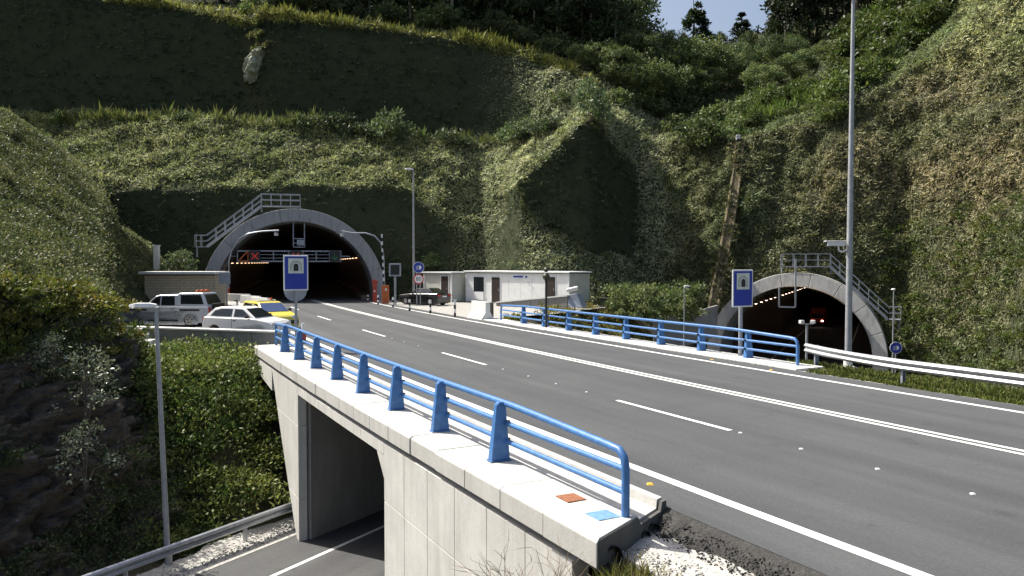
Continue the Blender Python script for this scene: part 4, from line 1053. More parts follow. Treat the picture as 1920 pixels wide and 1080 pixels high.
# barrier end by the gravel lot
p = on(915, 600, 0)
o = empty('concrete_block', (p[0], p[1], 0), 'white concrete barrier end at the left end of the far railing', 'barrier', None, head)
b = MB(); b.prism([(-0.42, 0), (0.42, 0), (0.36, 0.15), (0.16, 0.45), (0.14, 1.05), (-0.14, 1.05), (-0.16, 0.45), (-0.36, 0.15)], (0, 0, 0), (1, 0, 0), (0, 0, 1), (0, 1, 0), 2.2)
b.build('barrier_body', M['white_block'], o, 0.03)
b = MB(); b.box((0.47, 0.8, 0.5), (0.06, 1.0, 1.0)); b.build('dark_plate', M['dark_metal'], o)

# cabins
def cabin(x0, x1, label, hgt, dep, openings, npan, mat, side_mat, name='site_cabin', z=-0.05, extra=None):
    A = np.array(x0); Bp = np.array(x1); d = (Bp-A)/np.linalg.norm(Bp-A); Ln = np.linalg.norm(Bp-A); rz = math.atan2(d[1], d[0])
    cb = empty(name, (A[0], A[1], z), label, 'cabin', None, rz)
    b = MB(); b.box((Ln/2, dep/2+0.05, hgt/2), (Ln-0.1, dep-0.1, hgt-0.05)); b.build('core', side_mat, cb)
    edges = np.linspace(0, Ln, npan+1)
    for i in range(npan):
        b = MB(); b.box(((edges[i]+edges[i+1])/2, 0.0, hgt/2), (edges[i+1]-edges[i]-0.02, 0.06, hgt-0.1)); b.build('wall_panel', mat, cb, 0.006)
    for i in range(2):
        b = MB(); b.box((Ln, dep*(0.25+0.5*i)+0.02, hgt/2), (0.06, dep/2-0.02, hgt-0.1)); b.build('end_panel', side_mat, cb, 0.006)
    b = MB(); b.box((Ln/2, dep/2-0.02, hgt+0.06), (Ln+0.3, dep+0.35, 0.12)); rf = b.build('roof', M['white_panel'], cb, 0.01)
    b = MB(); b.box((Ln/2, dep/2-0.02, hgt-0.03), (Ln+0.22, dep+0.27, 0.06)); b.build('roof_trim', M['dark_metal'], rf)
    for x in (0.05, Ln-0.03):
        b = MB(); b.box((x, -0.03, hgt/2), (0.12, 0.1, hgt)); b.build('corner_post', M['white_panel'], cb)
    for kind, xa, xb_, za, zb in openings:
        b = MB(); b.box(((xa+xb_)/2, -0.03, (za+zb)/2), (xb_-xa+0.18, 0.07, zb-za+0.12)); f = b.build(kind+'_frame', M['white_panel'], cb, 0.005)
        b = MB(); b.box(((xa+xb_)/2, -0.055, (za+zb)/2), (xb_-xa, 0.05, zb-za)); b.build(kind, M['dark_door'] if kind == 'door' else M['glass'], f)
        if kind == 'door':
            b = MB(); b.box((xb_-0.12, -0.09, (za+zb)/2), (0.05, 0.04, 0.16)); b.build('handle', M['galv'], f)
    return cb, Ln, hgt
mc, Ln, hgt = cabin((-4.0, 70.0), (4.45, 62.0), 'long white site cabin with three dark openings beside the gravel lot', 2.62, 2.5,
   [('window', 1.0, 2.25, 0.95, 2.2), ('door', 3.2, 4.15, 0.08, 2.2), ('door', 9.2, 10.25, 0.35, 2.3)], 9, M['white_panel'], M['beige_panel'])  # end wall in darker beige: its shade is put into the panel colour
b = MB(); b.box((1.63, -0.07, 0.55), (1.2, 0.1, 0.6)); b.build('notice_board', M['sign_white'], mc, 0.01)
b = MB(); b.box((6.25, -0.055, 2.28), (1.05, 0.03, 0.12)); b.build('name_strip', M['sign_blue'], mc)
b = MB(); b.box((7.15, -0.055, 2.28), (0.2, 0.03, 0.14)); b.build('name_strip', M['sign_blue'], mc)
b = MB(); b.bar((7.4, -0.1, 1.95), (7.7, -0.3, 1.6), 0.05, 0.05); b.build('wall_bracket', M['galv'], mc)
cabin((-7.9, 71.8), (-5.2, 69.3), 'small grey cabin with one dark door behind the black car', 2.5, 2.2, [('door', 2.35, 3.25, 0.08, 2.25)], 3, M['beige_panel'], M['beige_panel'])
# ramp wall in front of the long cabin
r0 = on(930, 574, -0.05); r1 = np.array([*at(1064, 560, 58.5)]); r0[2] = 0
rp = empty('ramp_wall', (r0[0], r0[1], -0.1), 'white topped concrete ramp wall rising in front of the long cabin', 'wall'); L = Vector(rp.location)
a = Vector((r0[0], r0[1], 0)); c = Vector((r1[0], r1[1], 0)); nn = Vector((0.69, 0.72, 0))
for i in range(4):
    p, q = a.lerp(c, i/4+0.002), a.lerp(c, (i+1)/4-0.002); za, zb = 0.2+0.72*i/4, 0.2+0.72*(i+1)/4
    b = MB(); b.hexa([p-L+Vector((0, 0, -1.2)), q-L+Vector((0, 0, -1.2)), q+nn*0.3-L+Vector((0, 0, -1.2)), p+nn*0.3-L+Vector((0, 0, -1.2)),
                      p-L+Vector((0, 0, za)), q-L+Vector((0, 0, zb)), q+nn*0.3-L+Vector((0, 0, zb)), p+nn*0.3-L+Vector((0, 0, za))])
    b.build('wall_section', M['conc_dark'], rp, 0.01)
    b = MB(); e = Vector((-0.05, -0.05, 0))
    b.hexa([p-L+e+Vector((0, 0, za+.003)), q-L+e+Vector((0, 0, zb+.003)), q+nn*0.4-L+Vector((0, 0, zb+.003)), p+nn*0.4-L+Vector((0, 0, za+.003)),
            p-L+e+Vector((0, 0, za+0.1)), q-L+e+Vector((0, 0, zb+0.1)), q+nn*0.4-L+Vector((0, 0, zb+0.1)), p+nn*0.4-L+Vector((0, 0, za+0.1))])
    b.build('coping', M['white_block'], rp)
ch = empty('rubbish_chute', tuple(at(1078, 575, 59)), 'grey slanted chute with a white pipe at the right end of the long cabin', 'chute'); L = Vector(ch.location)
b = MB(); A = [at(1064, 553, 58.8), at(1081, 550, 58.6), at(1093, 577, 58.2), at(1066, 577, 58.2)]
b.add([Vector(p)-L for p in A]+[Vector(p)-L+Vector((0.4, 0.6, 0)) for p in A], [(0, 1, 2, 3), (7, 6, 5, 4), (0, 4, 5, 1), (1, 5, 6, 2), (2, 6, 7, 3), (3, 7, 4, 0)]); b.build('slanted_panel', M['grey_metal'], ch, 0.02)
b = MB(); b.tube([Vector(at(1062, 545, 58.5))-L, Vector(at(1083, 540, 58.5))-L], 0.16, 14); b.build('white_pipe', M['white_paint'], ch)

# drainage chute down the right slope
dc = empty('drain_chute', tuple(at(1338, 575, 65.6)), 'narrow tan concrete drain chute running down the slope left of the lower tunnel', 'drain'); L = Vector(dc.location)
ip = [(1387, 268, 76.0), (1384, 310, 74.0), (1376, 370, 71.6), (1366, 430, 69.6), (1355, 490, 67.9), (1345, 540, 66.4), (1338, 580, 65.3)]
for i in range(len(ip)-1):
    A, Bq = Vector(at(*ip[i])), Vector(at(*ip[i+1])); k = 4
    for j in range(k):
        p, q = A.lerp(Bq, j/k), A.lerp(Bq, (j+1)/k-0.002); b = MB(); u = (p-q).normalized(); s = u.cross(Vector((0, -1, 0.5))).normalized(); nn = s.cross(u)
        if nn.y > 0: nn = -nn
        wv = 0.42; V = []
        for r_ in (p, q): V += [r_-L+s*x+nn*h for x, h in ((-wv, 0.03), (-wv*0.8, 0.06), (-wv*0.5, 0.0), (wv*0.5, 0.0), (wv*0.8, 0.06), (wv, 0.03), (wv, -0.5), (-wv, -0.5))]
        b.add(V, [(t, (t+1) % 8, 8+(t+1) % 8, 8+t) for t in range(8)]+[tuple(range(8)), tuple(range(15, 7, -1))]); b.build('chute_piece', M['chute'], dc)
o = empty('inlet_post', tuple(at(1384, 262, 76.3)), 'small white marker at the head of the drain chute', 'marker')
b = MB(); b.box((0, 0, 0.2), (0.4, 0.3, 0.5)); b.build('head', M['white_block'], o, 0.05); b = MB(); b.box((0.1, -0.02, -0.5), (0.5, 0.4, 1.1)); b.build('inlet', M['dark_metal'], o)
o = empty('marker_pillar', tuple(at(294, 500, 66)), 'small white pillar on the bank above the block building', 'marker')
b = MB(); b.box((0, 0, 0.7), (0.4, 0.4, 2.0)); b.build('shaft', M['white_block'], o, 0.03); b = MB(); b.box((0, 0, 1.74), (0.5, 0.5, 0.08)); b.build('cap', M['white_block'], o)

# ------------------------------------------------------------------ vehicles
def car(name, loc, yaw, label, cat, L_, W_, prof, cab, paint, wheels, wr, zbelt, roof_in, windows=True, glass='glass', group=None):
    """+x is forwards; prof = side outline of the lower body above the sills, cab = [(x, z)...] side outline of the greenhouse"""
    v = empty(name, tuple(loc), label, cat, group, yaw)
    out = []
    zs = wr*0.62
    bottom = [(-L_/2+0.05, zs)]
    for wx in wheels:
        ra = wr*1.17
        bottom += [(wx+ra*math.cos(t), wr+ra*math.sin(t)) for t in np.linspace(math.pi+0.38, -0.38, 12)]
    bottom += [(L_/2-0.05, zs)]
    poly = bottom+prof
    b = MB(); b.prism(poly, (0, W_/2, 0), (1, 0, 0), (0, 0, 1), (0, -1, 0), W_); body = b.build('body', paint, v, 0.06, 3)
    # greenhouse
    n = len(cab); b = MB(); z0 = min(z for x, z in cab); z1 = max(z for x, z in cab)
    def half(z): return W_/2-0.04-roof_in*(z-z0)/(z1-z0)
    A = [Vector((x, half(z), z)) for x, z in cab]; Bq = [Vector((x, -half(z), z)) for x, z in cab]
    b.add(A+Bq, [tuple(range(n)), tuple(reversed(range(n, 2*n)))]+[(i, (i+1) % n, n+(i+1) % n, n+i) for i in range(n)])
    b.build('cabin', paint, v, 0.05, 3)
    # underbody
    b = MB(); b.box((0, 0, wr*0.75), (L_*0.9, W_*0.78, wr*0.6)); b.build('underbody', M['tyre'], v)
    for wx in wheels:
        for sy in (1, -1):
            b = MB(); y = sy*(W_/2-0.11)
            b.tube([(wx, y-0.11, wr), (wx, y-0.085, wr), (wx, y+0.085, wr), (wx, y+0.11, wr)], [wr*0.9, wr, wr, wr*0.9], 22); wh = b.build('wheel', M['tyre'], v)
            b = MB(); b.tube([(wx, y+sy*0.112, wr), (wx, y+sy*0.118, wr)], [wr*0.64, wr*0.58], 18); b.build('rim', M['rim'], wh)
            b = MB()
            for k in range(5):
                t = k*2*math.pi/5; b.bar((wx+0.1*math.cos(t), y+sy*0.12, wr+0.1*math.sin(t)), (wx+wr*0.5*math.cos(t+0.5), y+sy*0.12, wr+wr*0.5*math.sin(t+0.5)), 0.01, 0.05)
            b.build('rim_slots', M['tyre'], wh)
    return v, half, body
def side_glass(v, half, poly, mat, name='side_window', sides=(1, -1)):
    for sy in sides:
        b = MB(); A = [Vector((x, sy*(half(z)+0.006), z)) for x, z in poly]; Bq = [Vector((x, sy*(half(z)-0.03), z)) for x, z in poly]; n = len(poly)
        b.add(A+Bq, [tuple(range(n)), tuple(reversed(range(n, 2*n)))]+[(i, (i+1) % n, n+(i+1) % n, n+i) for i in range(n)]); b.build(name, mat, v)
def end_glass(v, half, p0, p1, mat, name, inset=0.1):     # p0 low, p1 high points (x, z) on the sloping end
    d = Vector((p1[0]-p0[0], 0, p1[1]-p0[1])); nrm = Vector((d.z, 0, -d.x)).normalized()*(1 if p0[0] > 0 else 1)
    if (p0[0]+p1[0])/2 < 0 and nrm.x > 0: nrm = -nrm
    if (p0[0]+p1[0])/2 > 0 and nrm.x < 0: nrm = -nrm
    if name == 'windscreen' and nrm.x < 0: nrm = -nrm
    if name == 'rear_window' and nrm.x > 0: nrm = -nrm
    V = []
    for p in (p0, p1):
        h = half(p[1])-inset
        for sy in (-1, 1): V.append(Vector((p[0], sy*h, p[1]))+nrm*0.012)
    V2 = [q-nrm*0.04 for q in V]
    b = MB(); b.add(V+V2, [(0, 1, 3, 2), (6, 7, 5, 4), (0, 4, 5, 1), (1, 5, 7, 3), (3, 7, 6, 2), (2, 6, 4, 0)]); b.build(name, mat, v)
def fit(v, name, c, d, mat, bev=0.0, rz=0.0):
    b = MB(); b.box(c, d, 0, rz); return b.build(name, mat, v, bev)

# silver pickup with a canopy, orange beacons on the roof
p = at(325, 600, 43.6)
v, hf, bd = car('pickup_truck', (p[0], p[1], -0.06), math.pi-0.16, 'silver double cab pickup with canopy and orange roof beacons', 'pickup', 5.15, 1.78,
    [(2.57, 0.55), (2.55, 0.78), (2.45, 0.98), (1.35, 1.08), (1.2, 1.1), (-2.55, 1.12), (-2.58, 0.6)], [(1.2, 1.09), (0.55, 1.66), (0.3, 1.72), (-0.72, 1.74), (-0.80, 1.82), (-2.15, 1.84), (-2.52, 1.1)],
    M['silver'], (1.55, -1.5), 0.385, 1.1, 0.17)
side_glass(v, hf, [(1.0, 1.17), (0.5, 1.6), (0.26, 1.63), (0.26, 1.17)], M['glass']); side_glass(v, hf, [(0.18, 1.17), (0.18, 1.63), (-0.55, 1.65), (-0.62, 1.17)], M['glass'])
side_glass(v, hf, [(-0.95, 1.24), (-0.9, 1.72), (-2.05, 1.73), (-2.28, 1.24)], M['glass'], 'canopy_window')
end_glass(v, hf, (1.16, 1.14), (0.58, 1.62), M['glass'], 'windscreen'); end_glass(v, hf, (-2.46, 1.22), (-2.2, 1.74), M['glass'], 'rear_window')
for sy in (1, -1):
    fit(v, 'wheel_arch', (-1.5, sy*0.885, 0.93), (1.15, 0.07, 0.1), M['tyre'], 0.03); fit(v, 'wheel_arch', (1.55, sy*0.885, 0.93), (1.15, 0.07, 0.1), M['tyre'], 0.03)
    fit(v, 'side_step', (0.02, sy*0.9, 0.36), (1.7, 0.16, 0.06), M['tyre'], 0.01); fit(v, 'side_trim', (0.0, sy*0.893, 0.68), (1.8, 0.02, 0.05), M['grey_metal'])
    fit(v, 'door_handle', (0.35, sy*0.9, 0.98), (0.16, 0.03, 0.04), M['dark_metal']); fit(v, 'door_handle', (-0.5, sy*0.9, 0.98), (0.16, 0.03, 0.04), M['dark_metal'])
    fit(v, 'mirror', (0.95, sy*1.0, 1.2), (0.12, 0.22, 0.18), M['dark_metal'], 0.02); fit(v, 'tail_light', (-2.57, sy*0.76, 0.95), (0.05, 0.16, 0.26), M['lamp_red']); fit(v, 'headlight', (2.5, sy*0.68, 0.85), (0.1, 0.3, 0.16), M['headlamp'])
    fit(v, 'door_seam', (0.22, sy*0.889, 0.85), (0.014, 0.012, 0.5), M['dark_metal']); fit(v, 'door_seam', (-0.66, sy*0.889, 0.85), (0.014, 0.012, 0.5), M['dark_metal'])
fit(v, 'spare_wheel_cover', (-2.66, 0.0, 0.95), (0.16, 1.1, 0.65), M['tyre'], 0.05); fit(v, 'rear_bumper', (-2.62, 0, 0.5), (0.16, 1.7, 0.16), M['dark_metal'], 0.03); fit(v, 'front_bumper', (2.58, 0, 0.52), (0.14, 1.7, 0.2), M['dark_metal'], 0.03)
for sy in (-0.42, 0.0, 0.42):
    b = MB(); b.tube([(-1.75, sy, 1.84), (-1.75, sy, 1.9), (-1.75, sy, 1.99)], [0.16, 0.15, 0.09], 14); b.build('beacon', M['orange'], v)
fit(v, 'beacon_bar', (-1.75, 0, 1.855), (0.2, 1.2, 0.05), M['dark_metal'])

# white hatchback
p = at(463, 600, 37.0)
v, hf, bd = car('hatchback_car', (p[0], p[1], -0.06), -0.30, 'white small hatchback parked against the retaining wall', 'car', 3.75, 1.62,
    [(1.87, 0.5), (1.84, 0.68), (1.7, 0.8), (0.9, 0.93), (-1.75, 0.97), (-1.86, 0.6)], [(1.0, 0.91), (0.32, 1.36), (0.1, 1.42), (-1.0, 1.42), (-1.3, 1.36), (-1.72, 0.96)],
    M['white_paint'], (1.2, -1.2), 0.28, 0.95, 0.2)
side_glass(v, hf, [(0.72, 0.99), (0.24, 1.31), (-0.18, 1.34), (-0.18, 0.99)], M['glass']); side_glass(v, hf, [(-0.3, 0.99), (-0.3, 1.34), (-0.9, 1.34), (-1.25, 1.25), (-1.42, 1.02)], M['glass'])
end_glass(v, hf, (0.93, 0.97), (0.36, 1.345), M['glass'], 'windscreen', 0.07); end_glass(v, hf, (-1.66, 1.03), (-1.36, 1.31), M['glass'], 'rear_window', 0.12)
for sy in (1, -1):
    fit(v, 'headlight', (1.82, sy*0.58, 0.68), (0.1, 0.3, 0.14), M['headlamp'], 0.02); fit(v, 'mirror', (0.62, sy*0.88, 1.0), (0.1, 0.2, 0.13), M['sign_black'], 0.02)
    fit(v, 'tail_light', (-1.84, sy*0.66, 0.8), (0.06, 0.14, 0.26), M['lamp_red']); fit(v, 'door_handle', (-0.1, sy*0.815, 0.82), (0.14, 0.03, 0.035), M['sign_black']); fit(v, 'door_seam', (-0.24, sy*0.811, 0.72), (0.012, 0.01, 0.5), M['dark_metal'])
fit(v, 'dashboard', (0.55, 0, 0.96), (0.4, 1.1, 0.06), M['sign_black']); fit(v, 'front_bumper', (1.87, 0, 0.44), (0.08, 1.5, 0.16), M['white_paint'], 0.03)

# yellow and white service car
p = at(503, 600, 42.2)
v, hf, bd = car('service_car', (p[0], p[1], -0.06), -0.85, 'yellow bonneted service car with blue reflecting windscreen beside the road', 'car', 4.0, 1.7,
    [(1.98, 0.5), (1.95, 0.74), (1.8, 0.86), (0.95, 1.0), (-1.9, 1.02), (-1.98, 0.6)], [(1.02, 0.98), (0.25, 1.5), (0.05, 1.55), (-1.6, 1.56), (-1.9, 1.0)],
    M['yellow'], (1.27, -1.27), 0.3, 1.0, 0.17)
side_glass(v, hf, [(0.7, 1.06), (0.2, 1.43), (-0.3, 1.45), (-0.3, 1.06)], M['glass']); side_glass(v, hf, [(-0.4, 1.06), (-0.4, 1.45), (-1.5, 1.46), (-1.7, 1.06)], M['glass'])
end_glass(v, hf, (0.98, 1.02), (0.28, 1.48), M['glass_blue'], 'windscreen', 0.06); end_glass(v, hf, (-1.87, 1.1), (-1.65, 1.48), M['glass'], 'rear_window')
for sy in (1, -1):
    fit(v, 'headlight', (1.93, sy*0.6, 0.74), (0.1, 0.32, 0.16), M['headlamp'], 0.02); fit(v, 'mirror', (0.62, sy*0.95, 1.08), (0.1, 0.2, 0.14), M['sign_black'], 0.02); fit(v, 'tail_light', (-1.96, sy*0.7, 0.9), (0.06, 0.14, 0.26), M['lamp_red'])
v.scale = (0.97, 0.97, 0.9)
fit(v, 'roof_bar', (-0.3, 0, 1.6), (0.16, 1.1, 0.08), M['sign_white'], 0.02); fit(v, 'bumper', (1.99, 0, 0.46), (0.1, 1.55, 0.2), M['sign_black'], 0.03)
b = MB(); b.tube([(-0.3, 0.3, 1.64), (-0.3, 0.3, 1.76)], [0.1, 0.07], 12); b.build('beacon', M['orange'], v)

# black saloon
p = at(796, 566, 65.5)
v, hf, bd = car('saloon_car', (p[0], p[1], -0.06), math.pi-0.62, 'black saloon car parked in front of the small grey cabin', 'car', 4.3, 1.7,
    [(2.13, 0.5), (2.1, 0.7), (1.9, 0.82), (0.9, 0.92), (-1.3, 0.96), (-2.1, 0.94), (-2.14, 0.6)], [(0.95, 0.9), (0.3, 1.32), (0.1, 1.38), (-0.85, 1.38), (-1.1, 1.33), (-1.6, 0.95)],
    M['black_car'], (1.32, -1.3), 0.3, 0.95, 0.2)
side_glass(v, hf, [(0.7, 0.97), (0.25, 1.27), (-0.2, 1.3), (-0.2, 0.97)], M['glass']); side_glass(v, hf, [(-0.28, 0.97), (-0.28, 1.3), (-0.85, 1.3), (-1.25, 0.98)], M['glass'])
end_glass(v, hf, (0.9, 0.95), (0.34, 1.31), M['glass'], 'windscreen'); end_glass(v, hf, (-1.52, 1.0), (-1.14, 1.29), M['glass'], 'rear_window', 0.12)
for sy in (1, -1):
    fit(v, 'tail_light', (-2.13, sy*0.64, 0.8), (0.06, 0.34, 0.14), M['lamp_red']); fit(v, 'headlight', (2.08, sy*0.6, 0.68), (0.1, 0.3, 0.14), M['headlamp']); fit(v, 'mirror', (0.6, sy*0.92, 1.0), (0.1, 0.18, 0.12), M['sign_black'])
fit(v, 'number_plate', (-2.15, 0, 0.72), (0.03, 0.5, 0.12), M['sign_white'])

# red truck inside the lower tunnel
p = np.array([PR_C[0], PR_C[1]])+PR_D*48+np.array([PR_D[1], -PR_D[0]])*-1.4
tk = empty('truck', (p[0], p[1], -5.19), 'small red truck with headlights on driving inside the lower tunnel', 'truck', None, math.atan2(-PR_D[1], -PR_D[0]))
fit(tk, 'cab', (0.6, 0, 1.15), (1.5, 1.75, 1.5), M['red_car'], 0.12); fit(tk, 'cargo_box', (-1.6, 0, 1.35), (2.8, 1.85, 1.9), M['red_car'], 0.06)
fit(tk, 'windscreen', (1.36, 0, 1.42), (0.03, 1.5, 0.6), M['glass']); fit(tk, 'bumper', (1.38, 0, 0.45), (0.12, 1.7, 0.25), M['dark_metal'])
for sy in (1, -1):
    fit(tk, 'headlight', (1.38, sy*0.62, 0.78), (0.05, 0.24, 0.16), M['lit_white'])
    for x in (0.7, -2.1):
        b = MB(); b.tube([(x, sy*0.75-0.1, 0.36), (x, sy*0.75+0.1, 0.36)], 0.36, 16); b.build('wheel', M['tyre'], tk)

# ------------------------------------------------------------------ vegetation
def leaf_quads(C, Nn, size, r, asp=0.42, up=0.35, hug=None):
    """one folded diamond leaf per centre, leaning out along Nn"""
    n = len(C)
    d = r.normal(size=(n, 3)); d /= np.linalg.norm(d, axis=1, keepdims=True)
    if hug is None:
        d = d*0.9+Nn*0.55; d[:, 2] += up; d /= np.linalg.norm(d, axis=1, keepdims=True)+1e-9
        e = np.cross(d, r.normal(size=(n, 3)))
    else:                                            # blades lying along the ground face, as matted grass and creepers do
        h = hug[:, None]
        d = d*0.9-h*0.9*(d*Nn).sum(1, keepdims=True)*Nn+Nn*0.55*(1-h)+Nn*0.10*h; d[:, 2] += (up*(1-h)-0.8*h)[:, 0]
        d /= np.linalg.norm(d, axis=1, keepdims=True)+1e-9
        e1 = np.cross(d, Nn); e1 /= np.linalg.norm(e1, axis=1, keepdims=True)+1e-9
        e2 = np.cross(d, r.normal(size=(n, 3))); e2 /= np.linalg.norm(e2, axis=1, keepdims=True)+1e-9
        e = e1*np.sign((e1*e2).sum(1, keepdims=True))*h+e2*(1-h*0.8)
    e /= np.linalg.norm(e, axis=1, keepdims=True)+1e-9
    f = np.cross(d, e)
    s = (size*(0.6+0.8*r.random(n)))[:, None] if np.ndim(size) == 0 else (size*(0.6+0.8*r.random(n)))[:, None]
    V = np.empty((n, 4, 3)); V[:, 0] = C; V[:, 1] = C+d*s*0.5+e*s*asp*0.5+f*s*0.08; V[:, 2] = C+d*s; V[:, 3] = C+d*s*0.5-e*s*asp*0.5+f*s*0.08
    Fq = np.arange(n*4).reshape(n, 4)
    return V.reshape(-1, 3), Fq
def tint_var(base, n, r, v=0.3, hue=0.12):
    b = np.asarray(base, float)
    k = 1+v*(r.random((n, 1))*2-1)
    c = b*k*(1+hue*(r.random((n, 3))*2-1))
    return np.clip(c, 0.004, 0.9)
def sample_faces(W, faces, dens, r, px, py, ok):
    """random points on quads; dens is per square metre per face"""
    P = W.reshape(-1, 3)[faces]; A = np.linalg.norm(np.cross(P[:, 2]-P[:, 0], P[:, 3]-P[:, 1]), axis=1)/2
    lam = A*dens*ok
    k = r.poisson(lam); idx = np.repeat(np.arange(len(faces)), k)
    u, v = r.random(len(idx)), r.random(len(idx)); Q = P[idx]
    C = (Q[:, 0]*((1-u)*(1-v))[:, None]+Q[:, 1]*(u*(1-v))[:, None]+Q[:, 2]*(u*v)[:, None]+Q[:, 3]*((1-u)*v)[:, None])
    nn = np.cross(Q[:, 2]-Q[:, 0], Q[:, 3]-Q[:, 1]); nn /= np.linalg.norm(nn, axis=1, keepdims=True)+1e-9
    fx = px.reshape(-1)[faces].mean(1)[idx]; fy = py.reshape(-1)[faces].mean(1)[idx]
    return C, nn, fx, fy, idx
def cmix(a, b, f): return np.asarray(a)[None]*(1-f[:, None])+np.asarray(b)[None]*f[:, None]

# ground cover on the big slopes
frow = np.repeat(HR[None], len(hc), 0).reshape(-1)[H_OK].mean(1)
fpx = HPX.reshape(-1)[H_OK].mean(1); fpy = HPY.reshape(-1)[H_OK].mean(1)
vis = (fpx > -60) & (fpx < 2000) & (frow < 7)
den = np.where(frow < 3, 115.0, np.where(frow < 5, 80.0, np.where(frow < 6.2, 18.0, 3.0)))
C, nn, fx, fy, idx = sample_faces(HW, H_OK, den, rng, HPX, HPY, vis)
fl = nn[:, 1] > 0; nn[fl] *= -1
row = frow[idx]
keep = rng.random(len(C)) < np.clip(1.15+0.9*vnoise(C, 2.6, 57), 0.25, 1)
C, nn, fx, fy, row = C[keep], nn[keep], fx[keep], fy[keep], row[keep]
n1 = vnoise(C, 5.0, 51)*0.5+0.5; n2 = vnoise(C, 1.6, 52)*0.5+0.5; n3 = vnoise(C, 0.7, 53)*0.5+0.5
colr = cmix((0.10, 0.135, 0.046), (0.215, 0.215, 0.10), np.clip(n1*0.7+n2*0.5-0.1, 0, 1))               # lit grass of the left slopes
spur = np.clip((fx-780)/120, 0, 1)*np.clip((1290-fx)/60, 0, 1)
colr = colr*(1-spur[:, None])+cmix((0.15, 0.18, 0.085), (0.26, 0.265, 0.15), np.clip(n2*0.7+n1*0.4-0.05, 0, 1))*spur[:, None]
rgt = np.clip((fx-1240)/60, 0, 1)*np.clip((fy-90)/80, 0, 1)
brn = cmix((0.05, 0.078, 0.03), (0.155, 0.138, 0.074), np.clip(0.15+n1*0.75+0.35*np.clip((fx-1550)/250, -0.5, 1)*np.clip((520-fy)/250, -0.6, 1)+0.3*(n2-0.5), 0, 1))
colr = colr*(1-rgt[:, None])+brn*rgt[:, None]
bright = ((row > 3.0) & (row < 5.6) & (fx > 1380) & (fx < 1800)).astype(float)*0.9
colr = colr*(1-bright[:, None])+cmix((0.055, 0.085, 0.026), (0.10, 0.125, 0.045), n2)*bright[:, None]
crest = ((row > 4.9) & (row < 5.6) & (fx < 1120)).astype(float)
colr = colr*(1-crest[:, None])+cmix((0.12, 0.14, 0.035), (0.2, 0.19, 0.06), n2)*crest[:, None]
colr = np.array([1.95, 1.9, 2.1])*colr*(0.55+0.9*n3)[:, None]*(1+0.35*(rng.random((len(C), 1))*2-1))
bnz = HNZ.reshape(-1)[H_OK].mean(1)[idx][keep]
shade_f = np.clip((0.46-bnz)/0.2, 0, 1)*np.clip((1260-fx)/50, 0, 1)*(row < 5.2); dk = shade_f > rng.random(len(C))
colr = colr*(1-shade_f[:, None])+shade_f[:, None]*(cmix((0.016, 0.034, 0.018), (0.06, 0.082, 0.045), np.clip(n2*1.3+n1*0.5-0.4, 0, 1))*(0.3+1.3*n3)[:, None]*(1+0.5*(rng.random((len(C), 1))*2-1)))  # steep cut faces: their shade is painted in as darker leaf colour
sz = np.where(row < 1, 0.36, 0.42)*np.where(fx > 1250, 1.05, 1.0)
sz = np.where((row > 4) & (row < 4.9) & (fx < 960), 0.3, sz)*np.where(crest > 0, 1.5, 1.0)
sz = np.where(row > 6.2, 0.9, sz)
colr = np.where((row > 6)[:, None], cmix((0.02, 0.035, 0.012), (0.05, 0.07, 0.02), n2), colr)
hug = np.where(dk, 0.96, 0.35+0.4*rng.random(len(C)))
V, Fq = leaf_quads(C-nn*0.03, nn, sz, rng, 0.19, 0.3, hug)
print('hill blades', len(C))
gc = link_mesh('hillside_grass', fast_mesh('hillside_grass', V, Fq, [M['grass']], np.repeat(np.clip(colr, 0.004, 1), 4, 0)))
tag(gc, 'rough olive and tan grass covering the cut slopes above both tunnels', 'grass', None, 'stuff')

# left bank cover: coarser leaves, closer
frow = np.repeat(LR[None], len(lc), 0).reshape(-1)[lfaces].mean(1); fpx = LPX.reshape(-1)[lfaces].mean(1); fpy = LPY.reshape(-1)[lfaces].mean(1)
vis = (fpx > -90) & (fpx < 330) & (frow < 3.4)
C, nn, fx, fy, idx = sample_faces(LW, lfaces, np.where(frow < 1, 260.0, np.where(frow < 2, 190, 130.0)), rng, LPX, LPY, vis)
nn[nn[:, 2] < 0] *= -1
row = frow[idx]; n1 = vnoise(C, 3.0, 61)*0.5+0.5; n2 = vnoise(C, 1.1, 62)*0.5+0.5
colr = cmix((0.042, 0.062, 0.026), (0.125, 0.125, 0.062), np.clip(n1*0.8+n2*0.4-0.15, 0, 1))
colr *= 1.5*(0.55+0.9*n2)[:, None]*(1+0.35*(rng.random((len(C), 1))*2-1))
keep = (fx < 225) | (fy < 540) | (fx > 330)
C, nn, colr, row = C[keep], nn[keep], colr[keep], row[keep]
lift = (0.55*np.clip(n2[keep]-0.35, 0, 1)*rng.random(len(C)))[:, None]
V, Fq = leaf_quads(C+nn*lift, nn, np.where(row < 1, 0.13, 0.17), rng, 0.3, 0.3)
tag(link_mesh('bank_undergrowth', fast_mesh('bank_undergrowth', V, Fq, [M['leaf']], np.repeat(colr, 4, 0))), 'dense mixed undergrowth on the bank left of the block building', 'undergrowth', None, 'stuff')

